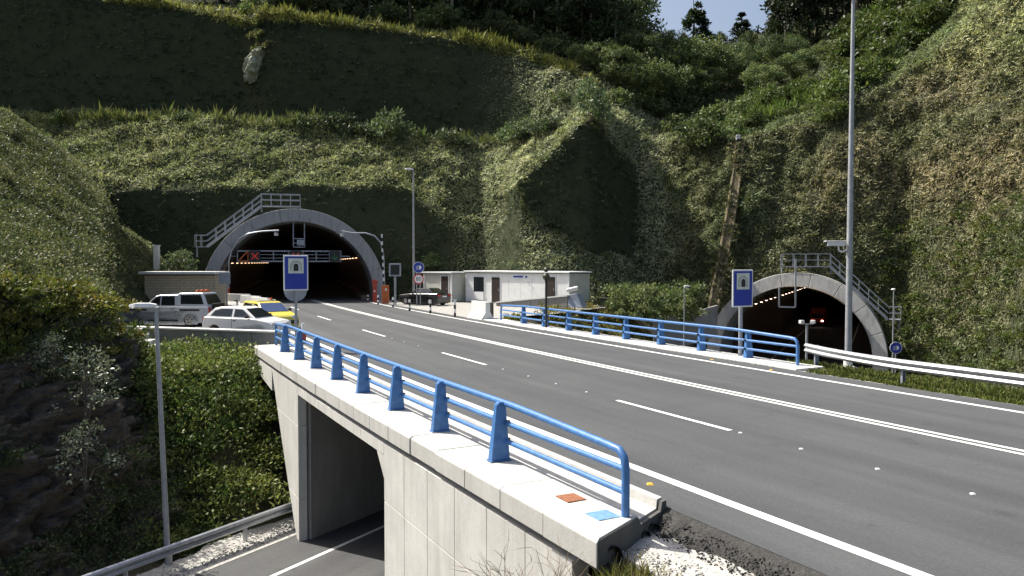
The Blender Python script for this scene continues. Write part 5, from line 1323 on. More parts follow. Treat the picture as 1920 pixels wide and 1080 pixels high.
# bushes on low ground: leaf heaps scattered over the height field
def heaps(region, n, rad, leaves, size, cols, r, name, label, cat='undergrowth', mat='leaf', squash=0.8):
    P = []
    while len(P) < n:
        q = region(r)
        if q is not None: P.append(q)
    P = np.array(P); Vs = []; T = []
    R_ = rad[0]+(rad[1]-rad[0])*r.random(n)**1.6
    d = r.normal(size=(n, leaves, 3)); d[..., 2] = np.abs(d[..., 2])+0.1; d /= np.linalg.norm(d, axis=-1, keepdims=True)
    rr = 0.45+0.6*r.random((n, leaves, 1))
    lump = 1+0.35*vnoise((P[:, None]+d*2.0), 1.1, 71)[..., None]
    C = P[:, None]+d*rr*lump*R_[:, None, None]*np.array([1, 1, squash])
    base = cmix(cols[0], cols[1], r.random(n))
    T = base[:, None]*(1+0.4*(r.random((n, leaves, 1))*2-1))*(1+0.12*(r.random((n, leaves, 3))*2-1))
    V, Fq = leaf_quads(C.reshape(-1, 3), d.reshape(-1, 3), size, r, 0.42, 0.2)
    o = link_mesh(name, fast_mesh(name, V, Fq, [M[mat]], np.repeat(np.clip(T.reshape(-1, 3), 0.004, 1), 4, 0)))
    return tag(o, label, cat, None, 'stuff')
def lowz(x, y): return float(low_z(np.array([x]), np.array([y]))[0])
def reg_mid(r):
    x = -17.5+11*r.random(); y = 23.5+14*r.random(); p = P2(x, y); s, o = RSO(x, y)
    if p > -6.1 or o > -2.75 or y > wall_y(x)-0.35: return None
    if x < -11.9-(y-26)*0.55: return None
    return (x, y, lowz(x, y)+0.05)
heaps(reg_mid, 330, (0.25, 1.25), 260, 0.15, ((0.05, 0.095, 0.024), (0.21, 0.235, 0.075)), rng, 'bank_shrubbery', 'lush green shrubbery on the bank below the retaining wall', squash=0.75)
def reg_top(r):                                      # fringe over the rock face
    k = r.random()*3.75; x = np.interp(k, range(7), [c[1][0] for c in CL]); y = np.interp(k, range(7), [c[1][1] for c in CL]); z = np.interp(k, range(7), [c[1][2] for c in CL])
    f = r.random()**1.5
    return (x+0.9*f+r.normal()*0.4, y-0.6*f+r.normal()*0.4, z-1.9*f*(0.4+r.random())+0.1)
heaps(reg_top, 260, (0.3, 0.85), 120, 0.15, ((0.05, 0.085, 0.02), (0.2, 0.18, 0.045)), rng, 'cliff_fringe', 'yellow green bushes hanging over the top of the rock face', squash=0.8)
def reg_rock(r):
    i, j = r.integers(0, 260), r.integers(3, 138)
    if vnoise(CW[i, j][None], 1.6, 77)[0] < -0.2+0.25*(1-j/150): return None
    return CW[i, j]
heaps(reg_rock, 1150, (0.15, 0.75), 80, 0.10, ((0.03, 0.055, 0.02), (0.17, 0.205, 0.09)), rng, 'cliff_weeds', 'dark weeds growing from cracks in the rock face')
def reg_bank(r):
    x = 2+26*r.random(); y = 36+27*r.random(); p = P2(x, y); s, o = RSO(x, y)
    if o < 13.2 or p > -5.2: return None
    z = lowz(x, y)
    if z > -0.3 and r.random() < 0.75: return None
    return (x, y, z)
heaps(reg_bank, 420, (0.25, 0.7), 60, 0.22, ((0.11, 0.12, 0.035), (0.24, 0.20, 0.07)), rng, 'bank_weeds', 'yellow green weeds behind the far railing below the cabin')
def reg_green(r):
    q = at(1140+170*r.random(), 530+65*r.random(), 60+5*r.random()); return (q[0], q[1], max(q[2]-0.5, lowz(q[0], q[1])))
heaps(reg_green, 130, (0.4, 0.9), 80, 0.26, ((0.10, 0.145, 0.055), (0.19, 0.22, 0.10)), rng, 'green_thicket', 'soft green thicket between the cabin and the lower tunnel')
def reg_right(r):
    q = at(1650+330*r.random(), 560+130*r.random(), 48+10*r.random()); j = q[0]
    i = np.argmin(np.abs(hc-(960+q[0]/q[1]*F))); k = r.integers(0, 34)
    return HW[i, k]
heaps(reg_right, 240, (0.35, 0.9), 70, 0.24, ((0.055, 0.095, 0.024), (0.15, 0.165, 0.05)), rng, 'slope_thicket', 'bushy green thicket at the foot of the right slope')
# right verge grass
def blades(region, n, size, cols, r, name, label, asp=0.16, up=0.9):
    P = []
    while len(P) < n:
        q = region(r)
        if q is not None: P.append(q)
    P = np.repeat(np.array(P), 7, 0); P[:, :2] += r.normal(size=(len(P), 2))*size*0.25
    T = cmix(cols[0], cols[1], r.random(len(P)))*(1+0.35*(r.random((len(P), 1))*2-1))
    nn = np.tile(np.array([0, 0, 1.0]), (len(P), 1))
    V, Fq = leaf_quads(P, nn, size, r, asp, up)
    return tag(link_mesh(name, fast_mesh(name, V, Fq, [M['grass']], np.repeat(np.clip(T, 0.004, 1), 4, 0))), label, 'grass', None, 'stuff')
def reg_verge(r):
    s = -6+20.5*r.random(); o = 11.62+3.2*r.random()**1.3
    if s > 12.3 and o < 12.9: return None
    return RP(s, o, -0.12-0.62*max(0, o-13.6))
blades(reg_verge, 5200, 0.2, ((0.06, 0.10, 0.02), (0.15, 0.15, 0.045)), rng, 'verge_grass', 'green grass along the right verge under the guardrail', 0.22, 0.7)
def reg_near(r):
    o = -3.3+1.2*r.random(); s = 2.15+0.5*(o+2.7)-1.3*r.random()**1.2
    if o > -2.5 and r.random() < 0.6: return None
    return RP(s, o, -0.45-0.75*max(0, -2.6-o))
blades(reg_near, 360, 0.27, ((0.10, 0.13, 0.03), (0.26, 0.21, 0.10)), rng, 'verge_tuft', 'dry and green grass tufts at the broken end of the bridge coping', 0.075, 0.8)
def reg_gut(r):
    s = 36.8+0.8*r.random(); return RP(s, 12.9+0.8*r.random(), -0.2)
blades(reg_gut, 50, 0.5, ((0.12, 0.15, 0.03), (0.25, 0.22, 0.05)), rng, 'railing_end_weeds', 'yellow weeds at the left end of the far railing', 0.15)
# gravel grains
def grains(region, n, size, mat, r, name, label):
    P = np.array([region(r) for _ in range(n)]); oct_ = np.array([(1, 0, 0), (0, 1, 0), (-1, 0, 0), (0, -1, 0), (0, 0, 1), (0, 0, -1)], float)
    fo = np.array([(0, 1, 4), (1, 2, 4), (2, 3, 4), (3, 0, 4), (1, 0, 5), (2, 1, 5), (3, 2, 5), (0, 3, 5)])
    S = size*(0.4+r.random((n, 1, 1))**2)*(0.6+0.8*r.random((n, 6, 1)))
    a = r.random(n)*6.28; ca, sa = np.cos(a)[:, None], np.sin(a)[:, None]
    O = np.stack([oct_[None, :, 0]*ca-oct_[None, :, 1]*sa, oct_[None, :, 0]*sa+oct_[None, :, 1]*ca, np.repeat(oct_[None, :, 2]*0.7, n, 0)], -1)
    V = (P[:, None]+O*S).reshape(-1, 3); Fq = (np.arange(n)[:, None, None]*6+fo[None]).reshape(-1, 3)
    return tag(link_mesh(name, fast_mesh(name, V, Fq, [mat])), label, 'gravel', None, 'stuff')
grains(lambda r: RP(2.6-9*r.random(), -1.35-0.9*r.random()**1.4, -0.225), 2600, 0.022, M['gravel_white'], rng, 'gravel', 'loose pale gravel on the verge at the end of the bridge')
grains(lambda r: RP(3.0-10*r.random(), -1.12-0.4*(q_ := r.random()), -0.05-0.17*q_), 2200, 0.02, M['black_soil'], rng, 'asphalt_crumbs', 'dark crumbs along the broken asphalt edge')
grains(lambda r: LP(-3+11*r.random(), -4.5-1.1*r.random(), -5.14), 1500, 0.04, M['gravel_white'], rng, 'roadside_gravel', 'white gravel beside the lower road under the guardrail')
grains(lambda r: RP(13.5+24*r.random(), 11.35+0.35*r.random(), 0.01), 900, 0.03, M['gravel'], rng, 'kerb_gravel', 'loose gravel along the kerb below the far railing')

# dry twig bush at the bridge end
tb = empty('dry_bush', tuple(RP(2.3, -3.55, -1.0)), 'bare dry twig bush against the concrete wall at the bridge end', 'bush'); r = np.random.default_rng(9)
for k in range(3):
    b = MB()
    for i in range(34):
        a = r.random()*6.28; sp = 0.25+0.5*r.random(); p = Vector((r.normal()*0.22, r.normal()*0.22, -0.3)); d = Vector((math.cos(a)*sp, math.sin(a)*sp, 1.0)).normalized(); pts = [p.copy()]
        for q in range(6):
            d = (d+Vector((r.normal()*0.16, r.normal()*0.16, -0.07*q))).normalized(); p = p+d*(0.16+0.12*r.random()); pts.append(p.copy())
            if q > 1 and r.random() < 0.75:
                e = (d+Vector((r.normal()*0.5, r.normal()*0.5, r.normal()*0.3))).normalized(); b.tube([p, p+e*0.12, p+e*0.22+Vector((r.normal(), r.normal(), 0))*0.03], [0.004, 0.003, 0.0015], 4, 0, False)
        b.tube(pts, [0.007, 0.006, 0.006, 0.005, 0.004, 0.003, 0.002], 5, 0, False)
    b.build('twigs', M['twig'], tb)

# trees and shrubs: a few prototypes per kind, copied with shared meshes
def crown_mesh(name, kind, seed, cols, leaf, nclump, nleaf, H, Rr_, mat='leaf'):
    r = np.random.default_rng(seed); Cs = []
    k = 0
    while len(Cs) < nclump:
        if kind == 'broad':
            d = r.normal(size=3); d /= np.linalg.norm(d); q = d*(0.55+0.45*r.random()**0.5); c = np.array([q[0]*Rr_, q[1]*Rr_, H*0.60+q[2]*H*0.40]); rad = Rr_*(0.19+0.13*r.random())
        elif kind == 'conifer':
            z = r.random()**0.8; rr = Rr_*(1-z)*(0.55+0.5*r.random())+0.15; a = r.random()*6.28; c = np.array([rr*math.cos(a), rr*math.sin(a), H*(0.16+0.84*z)]); rad = Rr_*0.2*(1.25-z)
        elif kind == 'tall':
            z = r.random(); prof = math.sin(math.pi*min(1, z*0.85+0.15))**0.7; rr = Rr_*prof*(r.random()**0.5); a = r.random()*6.28
            c = np.array([rr*math.cos(a), rr*math.sin(a), H*(0.12+0.88*z)]); rad = Rr_*(0.2+0.17*r.random())
        else:
            d = r.normal(size=3); d[2] = abs(d[2]); d /= np.linalg.norm(d); q = d*(0.4+0.6*r.random()**0.5); c = np.array([q[0]*Rr_, q[1]*Rr_, 0.1+q[2]*H*0.85]); rad = Rr_*(0.24+0.16*r.random())
        lump = vnoise(c[None]/max(Rr_, 0.5)*3+seed*7.1, 1.0, 81)[0]
        k += 1
        if lump < -0.12 and k < nclump*6: continue
        Cs.append((*c, rad))
    Cs = np.array(Cs); n = len(Cs)
    d = r.normal(size=(n, nleaf, 3)); d /= np.linalg.norm(d, axis=-1, keepdims=True)
    C = Cs[:, None, :3]+d*(r.random((n, nleaf, 1))**0.4)*Cs[:, None, 3:4]*np.array([1.15, 1.15, 0.75])
    out = C-np.array([0, 0, H*0.5]); out /= np.linalg.norm(out, axis=-1, keepdims=True)+1e-9
    base = cmix(cols[0], cols[1], r.random(n)); T = base[:, None]*(1+0.35*(r.random((n, nleaf, 1))*2-1))*(1+0.1*(r.random((n, nleaf, 3))*2-1))
    V, Fq = leaf_quads(C.reshape(-1, 3), (out*0.6+d*0.4).reshape(-1, 3), leaf, r, 0.45, 0.05)
    return fast_mesh(name, V, Fq, [M[mat]], np.repeat(np.clip(T.reshape(-1, 3), 0.003, 1), 4, 0)), Cs
def make_tree(name, kind, seed, cols, leaf, nclump, nleaf, H, Rr_, trunk_r, bark, mat='leaf'):
    root = bpy.data.objects.new(name, None); root.empty_display_size = 0.3
    me, Cs = crown_mesh(name+'_crown', kind, seed, cols, leaf, nclump, nleaf, H, Rr_, mat)
    cr = bpy.data.objects.new('foliage' if kind == 'shrub' else 'crown', me); cr.parent = root
    r = np.random.default_rng(seed+100); b = MB(); ht = H*{'broad': 0.6, 'conifer': 0.97, 'tall': 0.95, 'shrub': 0.5}[kind]
    if kind == 'shrub':
        for k in range(11):
            c = Cs[r.integers(len(Cs))]; b.tube([(0, 0, -0.4), (c[0]*0.3, c[1]*0.3, c[2]*0.5), tuple(c[:3])], [trunk_r, trunk_r*0.7, trunk_r*0.3], 6)
    else:
        w_ = r.normal(size=(5, 2))*0.12*trunk_r*6; pts = [(w_[i, 0]*i/4, w_[i, 1]*i/4, -0.8+(ht+0.8)*i/4) for i in range(5)]
        b.tube(pts, [trunk_r*1.25, trunk_r, trunk_r*0.8, trunk_r*0.55, trunk_r*0.2], 8)
        for k in range(9):
            c = Cs[r.integers(len(Cs))]; z0 = min(c[2]*0.75, ht*0.9); f = (z0+0.8)/(ht+0.8)
            b.tube([(0, 0, z0), (c[0]*0.5, c[1]*0.5, (z0+c[2])/2+0.1), tuple(c[:3])], [trunk_r*0.45*(1.1-f), trunk_r*0.28*(1.1-f), 0.02], 5, 0, False)
    me2 = bpy.data.meshes.new(name+'_trunk'); me2.from_pydata(b.v, [], b.f); me2.materials.append(bark); me2.polygons.foreach_set('use_smooth', [True]*len(b.f)); me2.update()
    tk_ = bpy.data.objects.new('stem' if kind == 'shrub' else 'trunk', me2); tk_.parent = root
    return [root, cr, tk_, False]
PRO = {}
def proto(key, n, *a):
    PRO[key] = [make_tree(*a[:2], a[2]+i, tuple(tuple(x*(1.0, 0.68, 1.22, 0.85)[i % 4] for x in c) for c in a[3]), *a[4:]) for i in range(n)]
DG = ((0.03, 0.055, 0.024), (0.10, 0.135, 0.058)); MG = ((0.06, 0.10, 0.038), (0.18, 0.215, 0.09)); BG = ((0.06, 0.098, 0.026), (0.14, 0.172, 0.052)); GG = ((0.06, 0.095, 0.045), (0.14, 0.175, 0.09))
proto('tall', 4, 'tall_tree', 'tall', 200, DG, 0.5, 95, 42, 14.0, 2.7, 0.17, M['bark_pale'])
proto('pine', 3, 'pine_tree', 'conifer', 300, ((0.014, 0.027, 0.013), (0.03, 0.046, 0.018)), 0.5, 110, 36, 14.0, 3.2, 0.2, M['bark'])
proto('broad', 4, 'broadleaf_tree', 'broad', 400, MG, 0.36, 80, 58, 7.0, 3.0, 0.16, M['bark'])
proto('dark', 3, 'broadleaf_tree', 'broad', 450, DG, 0.45, 80, 42, 10.0, 4.2, 0.22, M['bark'])
proto('shrub', 4, 'shrub', 'shrub', 500, MG, 0.30, 40, 36, 2.0, 1.6, 0.05, M['bark'])
proto('bright', 4, 'shrub', 'shrub', 600, BG, 0.36, 46, 40, 2.4, 2.0, 0.05, M['bark'])
proto('sage', 4, 'shrub', 'shrub', 700, GG, 0.30, 30, 32, 2.0, 1.5, 0.04, M['bark'])
proto('pale', 2, 'shrub', 'shrub', 800, ((0.15, 0.18, 0.11), (0.27, 0.30, 0.2)), 0.12, 40, 16, 2.0, 0.95, 0.025, M['bark'], 'silver_leaf')
rt_ = np.random.default_rng(77)
def put(key, p, label, cat, group, sc_=1.0, zs=1.0):
    L_ = PRO[key]; t = L_[rt_.integers(len(L_))]
    if not t[3]:
        for o in t[:3]: col.objects.link(o)
        root = t[0]; t[3] = True
    else:
        root = t[0].copy(); col.objects.link(root)
        for o in t[1:3]:
            c = o.copy(); col.objects.link(c); c.parent = root
    root.location = tuple(p); root.rotation_euler = (0, 0, rt_.random()*6.28); root.scale = (sc_, sc_, sc_*zs)
    tag(root, label, cat, group); return root

ROW4 = int(np.argmin(np.abs(HR-4.0)))
PXG, PYG = HPX, HPY
def hill_px(px, py, r0=0.0, r1=7.0):                  # ground point of the hillside seen at a picture position
    m = (PXG-px)**2+(PYG-py)**2+np.where((HR >= r0) & (HR <= r1), 0, 1e9)[None]
    i, j = np.unravel_index(np.argmin(m), m.shape); return HW[i, j]
def hill_Y(px, Y, r0=3.6):                            # ground of the hillside at a distance, above the ledge
    i = int(np.argmin(np.abs(hc-px))); rows = np.where(HR >= r0)[0]
    j = rows[int(np.argmin(np.abs(HW[i, rows, 1]-Y)))]
    return np.array([(px-960)/F*HW[i, j, 1], HW[i, j, 1], HW[i, j, 2]])
H0 = {'tall': 14.0, 'pine': 14.0, 'broad': 7.0, 'dark': 10.0, 'shrub': 2.0, 'bright': 2.4, 'sage': 2.0}
def tree_to(key, px, ytop, Y, label, cat, group, wide=1.0, hmax=22.0):
    g = hill_Y(px, Y); top = at(px, ytop, g[1])[2]; h = min(hmax, max(1.2, top-g[2])); k = h/H0[key]
    kx = k*wide
    return put(key, g-np.array([0, 0, 0.1]), label, cat, group, kx, k/kx)
ORD = ['first', 'second', 'third', 'fourth', 'fifth', 'sixth', 'seventh', 'eighth', 'ninth', 'tenth', 'eleventh', 'twelfth', 'thirteenth', 'fourteenth', 'fifteenth', 'sixteenth', 'seventeenth', 'eighteenth']
def ordered(lst): return sorted(lst, key=lambda q: q[0])
# grove above the left cutting
gl = 'tall dark tree standing in the grove above the left cutting'
for k in range(3):
    for px in np.arange(385-9*k, 1172, 31):
        x = px+rt_.normal()*8; Y = 98+k*9+rt_.random()*5
        if x > 1190 and k == 0: continue
        if k > 0 and x > 1212: continue
        g = hill_Y(x, Y); h = 11+6*rt_.random()
        put('tall', g-np.array([0, 0, 0.2]), gl, 'tree', 'trees of the left grove', h/14.0*1.05, 1.0)
for px, yt, Y, lab in [(548, 4, 97, 'dark broad tree at the left edge of the grove'), (640, -8, 98, 'dark broad tree above the middle of the upper cut'), (930, 20, 97, 'dark broad tree where the upper cut drops'), (1165, -20, 104, 'large dark tree near the right end of the left grove'), (1150, -30, 108, 'large dark tree at the left rim of the sky gap')]:
    tree_to('dark', px, yt, Y, lab, 'tree', None, 1.1)
ub = 'low dark bush growing under the grove above the left cutting'
for px in np.arange(500, 1100, 24):
    x = px+rt_.normal()*6; g = hill_Y(x, 95.5+rt_.random()*3)
    put('shrub', g, ub, 'shrub', 'bushes under the left grove', 0.8+0.7*rt_.random())
# the saddle: broadleaf trees in front, dark wood and pines behind
for px, yt, Y, key, lab in [
    (1085, 82, 92, 'broad', 'round green tree at the left end of the saddle row'), (1128, 74, 93, 'broad', 'round green tree second from the left in the saddle row'), (1165, 92, 90, 'broad', 'low round green tree in front of the saddle row'),
    (1192, 60, 96, 'broad', 'taller green tree left of the sky gap'), (1232, 66, 94, 'broad', 'leafy green tree with yellow tips under the left rim of the sky gap'), (1272, 78, 95, 'broad', 'green tree directly below the slim pine'),
    (1312, 70, 97, 'broad', 'green tree directly under the sky gap'), (1352, 88, 96, 'broad', 'green tree below the small pine in the sky gap'), (1215, 112, 89.5, 'broad', 'small green tree at the front of the saddle row'), (1255, 122, 90, 'broad', 'small green tree at the foot of the saddle row'),
    (1388, 78, 99, 'dark', 'dark tree below the right rim of the sky gap'), (1440, 66, 101, 'dark', 'dark tree right of the sky gap'), (1490, 70, 98, 'dark', 'grey green tree left of the tall mast'), (1545, 55, 97, 'dark', 'dark tree just behind the tall mast'), (1515, 20, 104, 'dark', 'large dark tree rising left of the mast head'),
    (1418, 98, 101, 'broad', 'mid green tree in front of the right rim of the sky gap'), (1450, 92, 102, 'broad', 'mid green tree below the dark wood edge'), (1478, 104, 99, 'broad', 'low leafy tree at the terrace edge below the wood'), (1508, 96, 100, 'broad', 'leafy tree below the large dark tree by the mast'),
    (1538, 108, 96, 'broad', 'low leafy tree just left of the mast'), (1470, 60, 106, 'dark', 'dark leafy tree above the terrace'), (1530, 70, 103, 'dark', 'dark leafy tree close behind the mast'), (1375, 112, 95, 'broad', 'low green tree at the right end of the hollow'), (1330, 124, 93, 'broad', 'low green tree above the hollow bushes'), (1290, 128, 91, 'broad', 'low green tree left above the hollow bushes'),
    (1262, 56, 112, 'broad', 'far dark tree in the left rim of the sky gap'), (1400, 60, 112, 'broad', 'far dark tree in the right rim of the sky gap'), (1342, 60, 118, 'broad', 'far low tree at the bottom of the sky gap'), (1212, 56, 104, 'broad', 'dark tree at the right end of the left grove')]:
    tree_to(key, px, yt, Y, lab, 'tree', None, (1.15 if Y < 100 else 0.72) if key == 'broad' else (1.0 if px > 1430 else 0.8))
for px, yt, Y, wd, lab in [(1299, -6, 116, 1.45, 'slim pine standing left in the sky gap'), (1386, 24, 116, 1.7, 'small pine standing right in the sky gap'), (1190, -50, 110, 0.8, 'dark pine at the right end of the left grove'), (1454, -25, 110, 1.0, 'dark pine forming the right edge of the sky gap')]:
    tree_to('pine', px, yt, Y, lab, 'tree', None, wd)
for q_i, (px, Y, h) in enumerate([(1468, 108, 16), (1496, 104, 15), (1525, 110, 17), (1560, 106, 16), (1600, 102, 16), (1640, 98, 15), (1680, 98, 15), (1475, 118, 17), (1720, 96, 15), (1545, 118, 17), (1620, 112, 17), (1770, 95, 14), (1580, 112, 17), (1660, 108, 16)]):
    put('pine', hill_Y(px, Y), 'tall dark pine in the '+('front row' if Y < 105 else 'back rows')+' of the wood, '+('left' if px < 1585 else 'right')+' of the mast head', 'tree', 'pines of the right wood', h/14.0)
L_ = ordered([(1572, 172, 1.0), (1600, 150, 1.1), (1628, 138, 1.1), (1592, 108, 1.2), (1622, 96, 1.2), (1655, 104, 1.1), (1650, 70, 1.2), (1688, 80, 1.0), (1686, 48, 1.2), (1716, 58, 1.0), (1722, 24, 1.2), (1750, 32, 1.0), (1560, 196, 0.7), (1610, 60, 1.2), (1650, 30, 1.2), (1580, 140, 1.1), (1765, 6, 1.1), (1700, 12, 1.2)])
for i, (px, py, s) in enumerate(L_):
    p = hill_px(px, py+14, 2.8, 6.2); put('bright', p-np.array([0, 0, 0.2]), ORD[i]+' bright green bush from the left on the crest right of the mast', 'shrub', 'bright bushes on the right crest', s*1.05)
L_ = ordered([(1165, 182, 0.8), (1200, 190, 0.9), (1235, 208, 1.0), (1262, 232, 0.9), (1290, 248, 1.0), (1320, 256, 1.1), (1345, 262, 0.9), (1372, 246, 1.0), (1330, 228, 1.1), (1291, 216, 1.0), (1360, 218, 1.1), (1395, 212, 0.9), (1402, 250, 0.7), (1250, 196, 1.0), (1310, 200, 1.1)])
for i, (px, py, s) in enumerate(L_):
    p = hill_px(px, py+8, 2.8, 6.2); put('shrub', p-np.array([0, 0, 0.2]), ORD[i]+' mid green bush from the left in the hollow beside the spur', 'shrub', 'bushes in the hollow', s*1.15)
L_ = ordered([(1422, 228, 0.6), (1450, 218, 0.6), (1480, 208, 0.5), (1440, 190, 0.8), (1475, 186, 0.8), (1510, 178, 0.8), (1540, 176, 0.7), (1520, 200, 0.5), (1412, 188, 0.8)])
for i, (px, py, s) in enumerate(L_):
    p = hill_px(px, py+6, 2.9, 6.2); put('bright', p-np.array([0, 0, 0.2]), ORD[i]+' light green bush from the left on the terrace before the mast', 'shrub', 'bushes on the right terrace', s)
# ledge bushes on the left
for px, py, s, zs, key, lab in [(105, 224, 0.62, 1.25, 'shrub', 'yellow green bush on the far left of the ledge'), (40, 226, 0.5, 1, 'sage', 'small bush at the left frame end of the ledge'), (262, 225, 0.5, 1, 'shrub', 'low leafy bush left of the middle of the ledge'),
    (345, 230, 0.6, 1, 'sage', 'bush on the ledge left of the rock outcrop'), (560, 240, 0.7, 1, 'sage', 'low bush on the ledge under the rock outcrop'),
    (600, 244, 0.85, 1, 'sage', 'bushy shrub left of the spiky ledge shrub'), (640, 246, 1.0, 1.5, 'sage', 'upright spiky shrub on the middle of the ledge'), (685, 252, 0.9, 1, 'sage', 'shrub right of the spiky ledge shrub'),
    (728, 258, 1.3, 1.15, 'sage', 'large grey green shrub casting a long shadow down the slope'), (765, 264, 1.0, 1, 'sage', 'shrub right of the large grey green shrub'), (845, 266, 1.0, 1.1, 'sage', 'lone grey green shrub towards the right of the ledge'),
    (875, 268, 0.6, 1, 'sage', 'small shrub right of the lone ledge shrub'), (968, 264, 1.15, 1, 'sage', 'dark green shrub left of the bluff'), (1005, 258, 1.2, 1, 'sage', 'dark green shrub touching the bluff'), (1040, 246, 0.9, 1, 'sage', 'shrub at the shoulder of the bluff'),
    (1105, 222, 1.2, 1.6, 'sage', 'upright grey green shrub on the top of the bluff'), (1048, 190, 0.7, 1, 'shrub', 'dark bush alone on the lit spur'), (1125, 205, 0.6, 1, 'shrub', 'small bush on the ridge above the bluff')]:
    put(key, hill_px(px, py, 0, 5)-np.array([0, 0, 0.1]), lab, 'shrub', None, s, zs)
for px, py, s, key, lab in [(735, 512, 0.6, 'shrub', 'bush between the upper tunnel and the tall lamp'), (812, 500, 0.6, 'shrub', 'bush behind the small grey cabin'), (482, 26, 0.9, 'shrub', 'bush on the brow above the rock outcrop')]:
    put(key, hill_px(px, py, 0, 6), lab, 'shrub', None, s)
put('sage', at(335, 508, 66.5), 'leafy bush behind the roof of the block building', 'shrub', None, 0.9)
for px, yb, s, lab in [(155, 760, 1.0, 'pale leaved shrub lit on the dark rock face'), (150, 890, 0.85, 'pale leaved shrub low on the dark rock face'), (95, 690, 0.6, 'small pale leaved shrub high on the rock face')]:
    q = CW.reshape(-1, 3); ray = at(px, yb, 1.0)-np.array([0, 0, HC]); ray /= np.linalg.norm(ray); rel = q-np.array([0, 0, HC]); t_ = rel@ray
    dd = np.linalg.norm(rel-t_[:, None]*ray, axis=1); i = np.argmin(dd)
    put('pale', q[i]+np.array([0.3, -0.3, 0]), lab, 'shrub', None, s)
# spiky weeds along the ledge, the brow and the foot of the cuts
def ledge_weeds(name, label, path, n, size, cols, r0, r1, up=1.2, asp=0.13):
    r = np.random.default_rng(len(name)); P = []
    for _ in range(n):
        px = path[0][0]+(path[-1][0]-path[0][0])*r.random(); py = np.interp(px, [q[0] for q in path], [q[1] for q in path])+r.normal()*3
        if vnoise(np.array([px/40.0, 3.0, 0.0])[None], 1.0, 91)[0] < -0.25 and r.random() < 0.7: continue
        P.append(hill_px(px, py, r0, r1))
    P = np.repeat(np.array(P), 8, 0)+r.normal(size=(len(P)*8, 3))*np.array([0.22, 0.2, 0.05]); T = cmix(cols[0], cols[1], r.random(len(P)))*(1+0.35*(r.random((len(P), 1))*2-1))
    sz_ = np.repeat(size*(0.5+r.random(len(P)//8)**2), 8)
    V, Fq = leaf_quads(P, np.tile(np.array([0, 0, 1.0]), (len(P), 1)), sz_, r, asp, up)
    tag(link_mesh(name, fast_mesh(name, V, Fq, [M['grass']], np.repeat(np.clip(T, 0.004, 1), 4, 0))), label, 'weeds', None, 'stuff')
ledge_weeds('ledge_weeds', 'tall yellow green weeds along the ledge between the two cuts', [(-20, 226), (300, 226), (440, 232), (600, 242), (800, 264), (960, 262)], 560, 0.9, ((0.11, 0.15, 0.045), (0.24, 0.24, 0.09)), 2.9, 4.0)
ledge_weeds('brow_weeds', 'bright grass fringe along the brow of the upper cut', [(200, 2), (380, 22), (440, 42), (500, 30), (600, 40), (700, 50), (800, 63), (900, 78), (1000, 104), (1080, 128)], 900, 0.75, ((0.13, 0.16, 0.035), (0.28, 0.26, 0.075)), 4.8, 6.0)
ledge_weeds('terrace_grass', 'bright green grass on the terrace left of the mast', [(1395, 240), (1450, 215), (1500, 195), (1560, 180)], 420, 0.8, ((0.09, 0.16, 0.03), (0.18, 0.24, 0.06)), 2.9, 6.0)
# pale rock outcrop between the two upper cuts
b = hill_px(478, 122, 4.0, 5.0); ro = np.random.default_rng(4)
bm = bmesh.new(); bmesh.ops.create_icosphere(bm, subdivisions=5, radius=1.0)
Rv = np.array([v.co[:] for v in bm.verts]); Q = Rv*np.array([0.95, 0.9, 2.1])
Q = Q+Rv*(0.35*np.floor(vnoise(Q*np.array([1.5, 1.5, 1]), 0.7, 95)*3)/3+0.18*vnoise(Q, 0.3, 96))[:, None]
Q[:, 0] += 0.38*Q[:, 2]
for v, q in zip(bm.verts, Q): v.co = q
me = bpy.data.meshes.new('rock_outcrop'); bm.to_mesh(me); bm.free(); me.materials.append(simple('pale_mossy_rock', (0.27, 0.28, 0.2), 0.95, 0, 0.45, 2.5, bmp=0.6))
o = link_mesh('rock_outcrop', me); o.location = tuple(b+np.array([-0.1, -0.35, 0])); tag(o, 'pale rock outcrop jutting from the dark upper cut', 'rock')

def reg_out(r):
    px, py = 487+r.normal()*7, 25+75*r.random()
    return hill_px(px, py, 4.0, 6.0)+np.array([0, -0.25, 0])
heaps(reg_out, 26, (0.25, 0.6), 50, 0.3, ((0.11, 0.14, 0.05), (0.24, 0.24, 0.11)), rng, 'outcrop_grass', 'lit grass hanging above the pale rock outcrop')

# sprigs and tufts that break up the matted slopes
def scatter_hill(name, label, n, pick, rad, leaves, size, cols, seed, squash=0.7):
    pick = pick & ~in_portal(HW, PL_C, PL_D, 0.0, PL_O+0.2) & ~in_portal(HW, PR_C, PR_D, PR_Z, PR_O+0.9)
    r = np.random.default_rng(seed); ii, jj = np.where(pick); k = r.integers(0, len(ii), n)
    P = [HW[i, j] for i, j in zip(ii[k], jj[k])]; it = iter(P)
    return heaps(lambda q: next(it), n, rad, leaves, size, cols, r, name, label, squash=squash)
lit = (HNZ > 0.4)
inpx = (HPX > -40) & (HPX < 1980) & (HPY > -20)
scatter_hill('slope_tufts', 'small grass tufts scattered over the lit left slopes', 900, lit & inpx & (HPX < 1230) & (HR[None] < 3), (0.12, 0.5), 40, 0.17, ((0.09, 0.12, 0.045), (0.25, 0.25, 0.13)), 61)
scatter_hill('slope_brambles', 'dark bramble clumps scattered over the right slope', 1100, inpx & (HPX > 1240) & (HR[None] < 3), (0.15, 0.62), 60, 0.17, ((0.03, 0.05, 0.02), (0.13, 0.125, 0.06)), 62)
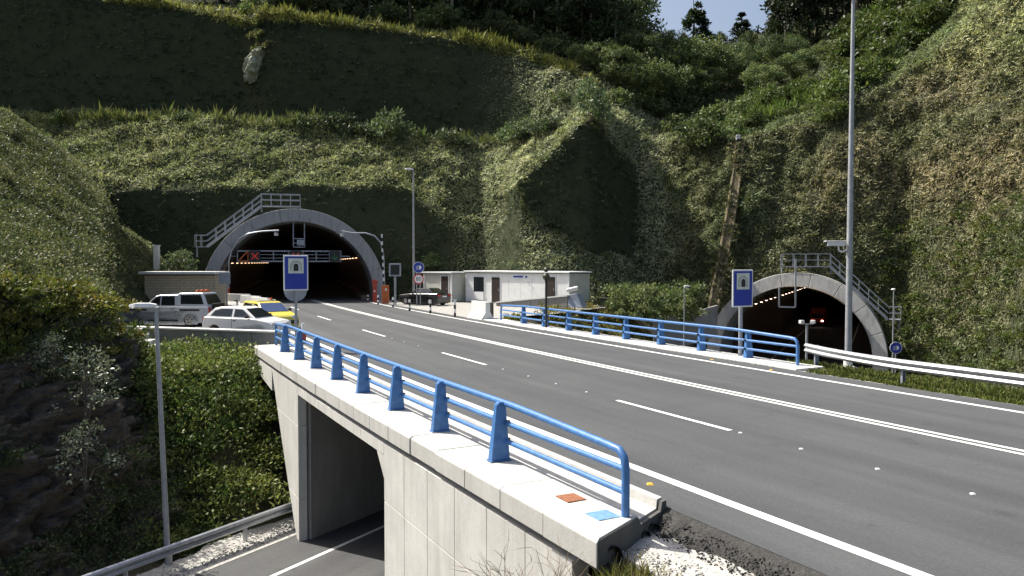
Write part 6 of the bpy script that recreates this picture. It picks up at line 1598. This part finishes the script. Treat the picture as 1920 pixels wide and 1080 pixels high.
scatter_hill('cut_creepers', 'dark creeper patches clinging to the shaded cut faces', 1500, (HNZ < 0.3) & inpx & (HPX < 1235) & (HR[None] < 5) & ~((HR[None] < 1) & (HPX > 380) & (HPX < 730) & (HPY > 395)), (0.15, 0.6), 34, 0.2, ((0.03, 0.055, 0.027), (0.13, 0.165, 0.09)), 63, 0.5)
def reg_lb(r):
    i, j = r.integers(len(lc)-1), r.integers(0, 66)
    if not (-80 < lc[i] < 215): return None
    return LW[i, j]
heaps(reg_lb, 480, (0.2, 1.25), 150, 0.13, ((0.036, 0.06, 0.022), (0.18, 0.185, 0.09)), rng, 'bank_bushes', 'low bushes and brambles breaking up the left bank')
def reg_ch(r):
    i = r.integers(len(ip)-1); f = r.random(); a = np.array(ip[i])*(1-f)+np.array(ip[i+1])*f
    p = at(*a); return p+np.array([r.normal()*0.35+0.25*np.sign(r.normal()), 0.1, 0])
heaps(reg_ch, 90, (0.15, 0.4), 26, 0.25, ((0.05, 0.065, 0.028), (0.15, 0.14, 0.07)), rng, 'chute_weeds', 'weeds half covering the drain chute')

def path_heaps(path, n, rad, cols, name, label, seed):
    r = np.random.default_rng(seed); pts = np.array(path, float); k = r.random(n)*(len(pts)-1); P = []
    for q in k:
        i = int(q); a = pts[i]*(1-(q-i))+pts[i+1]*(q-i)+r.normal(size=2)*4; P.append(hill_px(a[0], a[1], 0, 5))
    it = iter(P); heaps(lambda _: next(it), n, rad, 44, 0.17, cols, r, name, label)
path_heaps([(1062, 250), (1022, 284), (987, 317), (972, 355), (985, 396), (1030, 425), (1070, 452), (1120, 495)], 110, (0.15, 0.55), ((0.06, 0.09, 0.035), (0.2, 0.21, 0.1)), 'bluff_fringe', 'creepers and tufts along the edge of the dark bluff', 71)
path_heaps([(1105, 222), (1135, 262), (1160, 300), (1185, 350), (1195, 430), (1205, 510)], 90, (0.15, 0.6), ((0.045, 0.075, 0.03), (0.15, 0.165, 0.08)), 'gully_growth', 'growth in the gully right of the dark bluff', 72)
path_heaps([(455, 100), (462, 150), (480, 165), (500, 120), (497, 90)], 34, (0.15, 0.45), ((0.06, 0.09, 0.035), (0.2, 0.21, 0.1)), 'outcrop_creepers', 'creepers round the pale rock outcrop', 73)
for px, yt, Y, lab in [(1425, 120, 90, 'low leafy tree on the bare strip nearest the hollow'), (1456, 108, 92, 'leafy tree on the strip under the right rim of the sky gap'), (1490, 94, 92, 'leafy tree in the middle of the strip below the dark wood'), (1520, 84, 93, 'leafy tree on the strip below the large dark tree'), (1552, 82, 93, 'leafy tree at the mast end of the strip below the wood'),
                       (1440, 84, 100, 'taller leafy tree at the foot of the right wood edge'), (1476, 66, 103, 'taller leafy tree inside the edge of the right wood'), (1582, 62, 95, 'leafy tree right behind the mast above the bright bushes')]:
    tree_to('broad', px, yt, Y, lab, 'tree', None, 1.25)
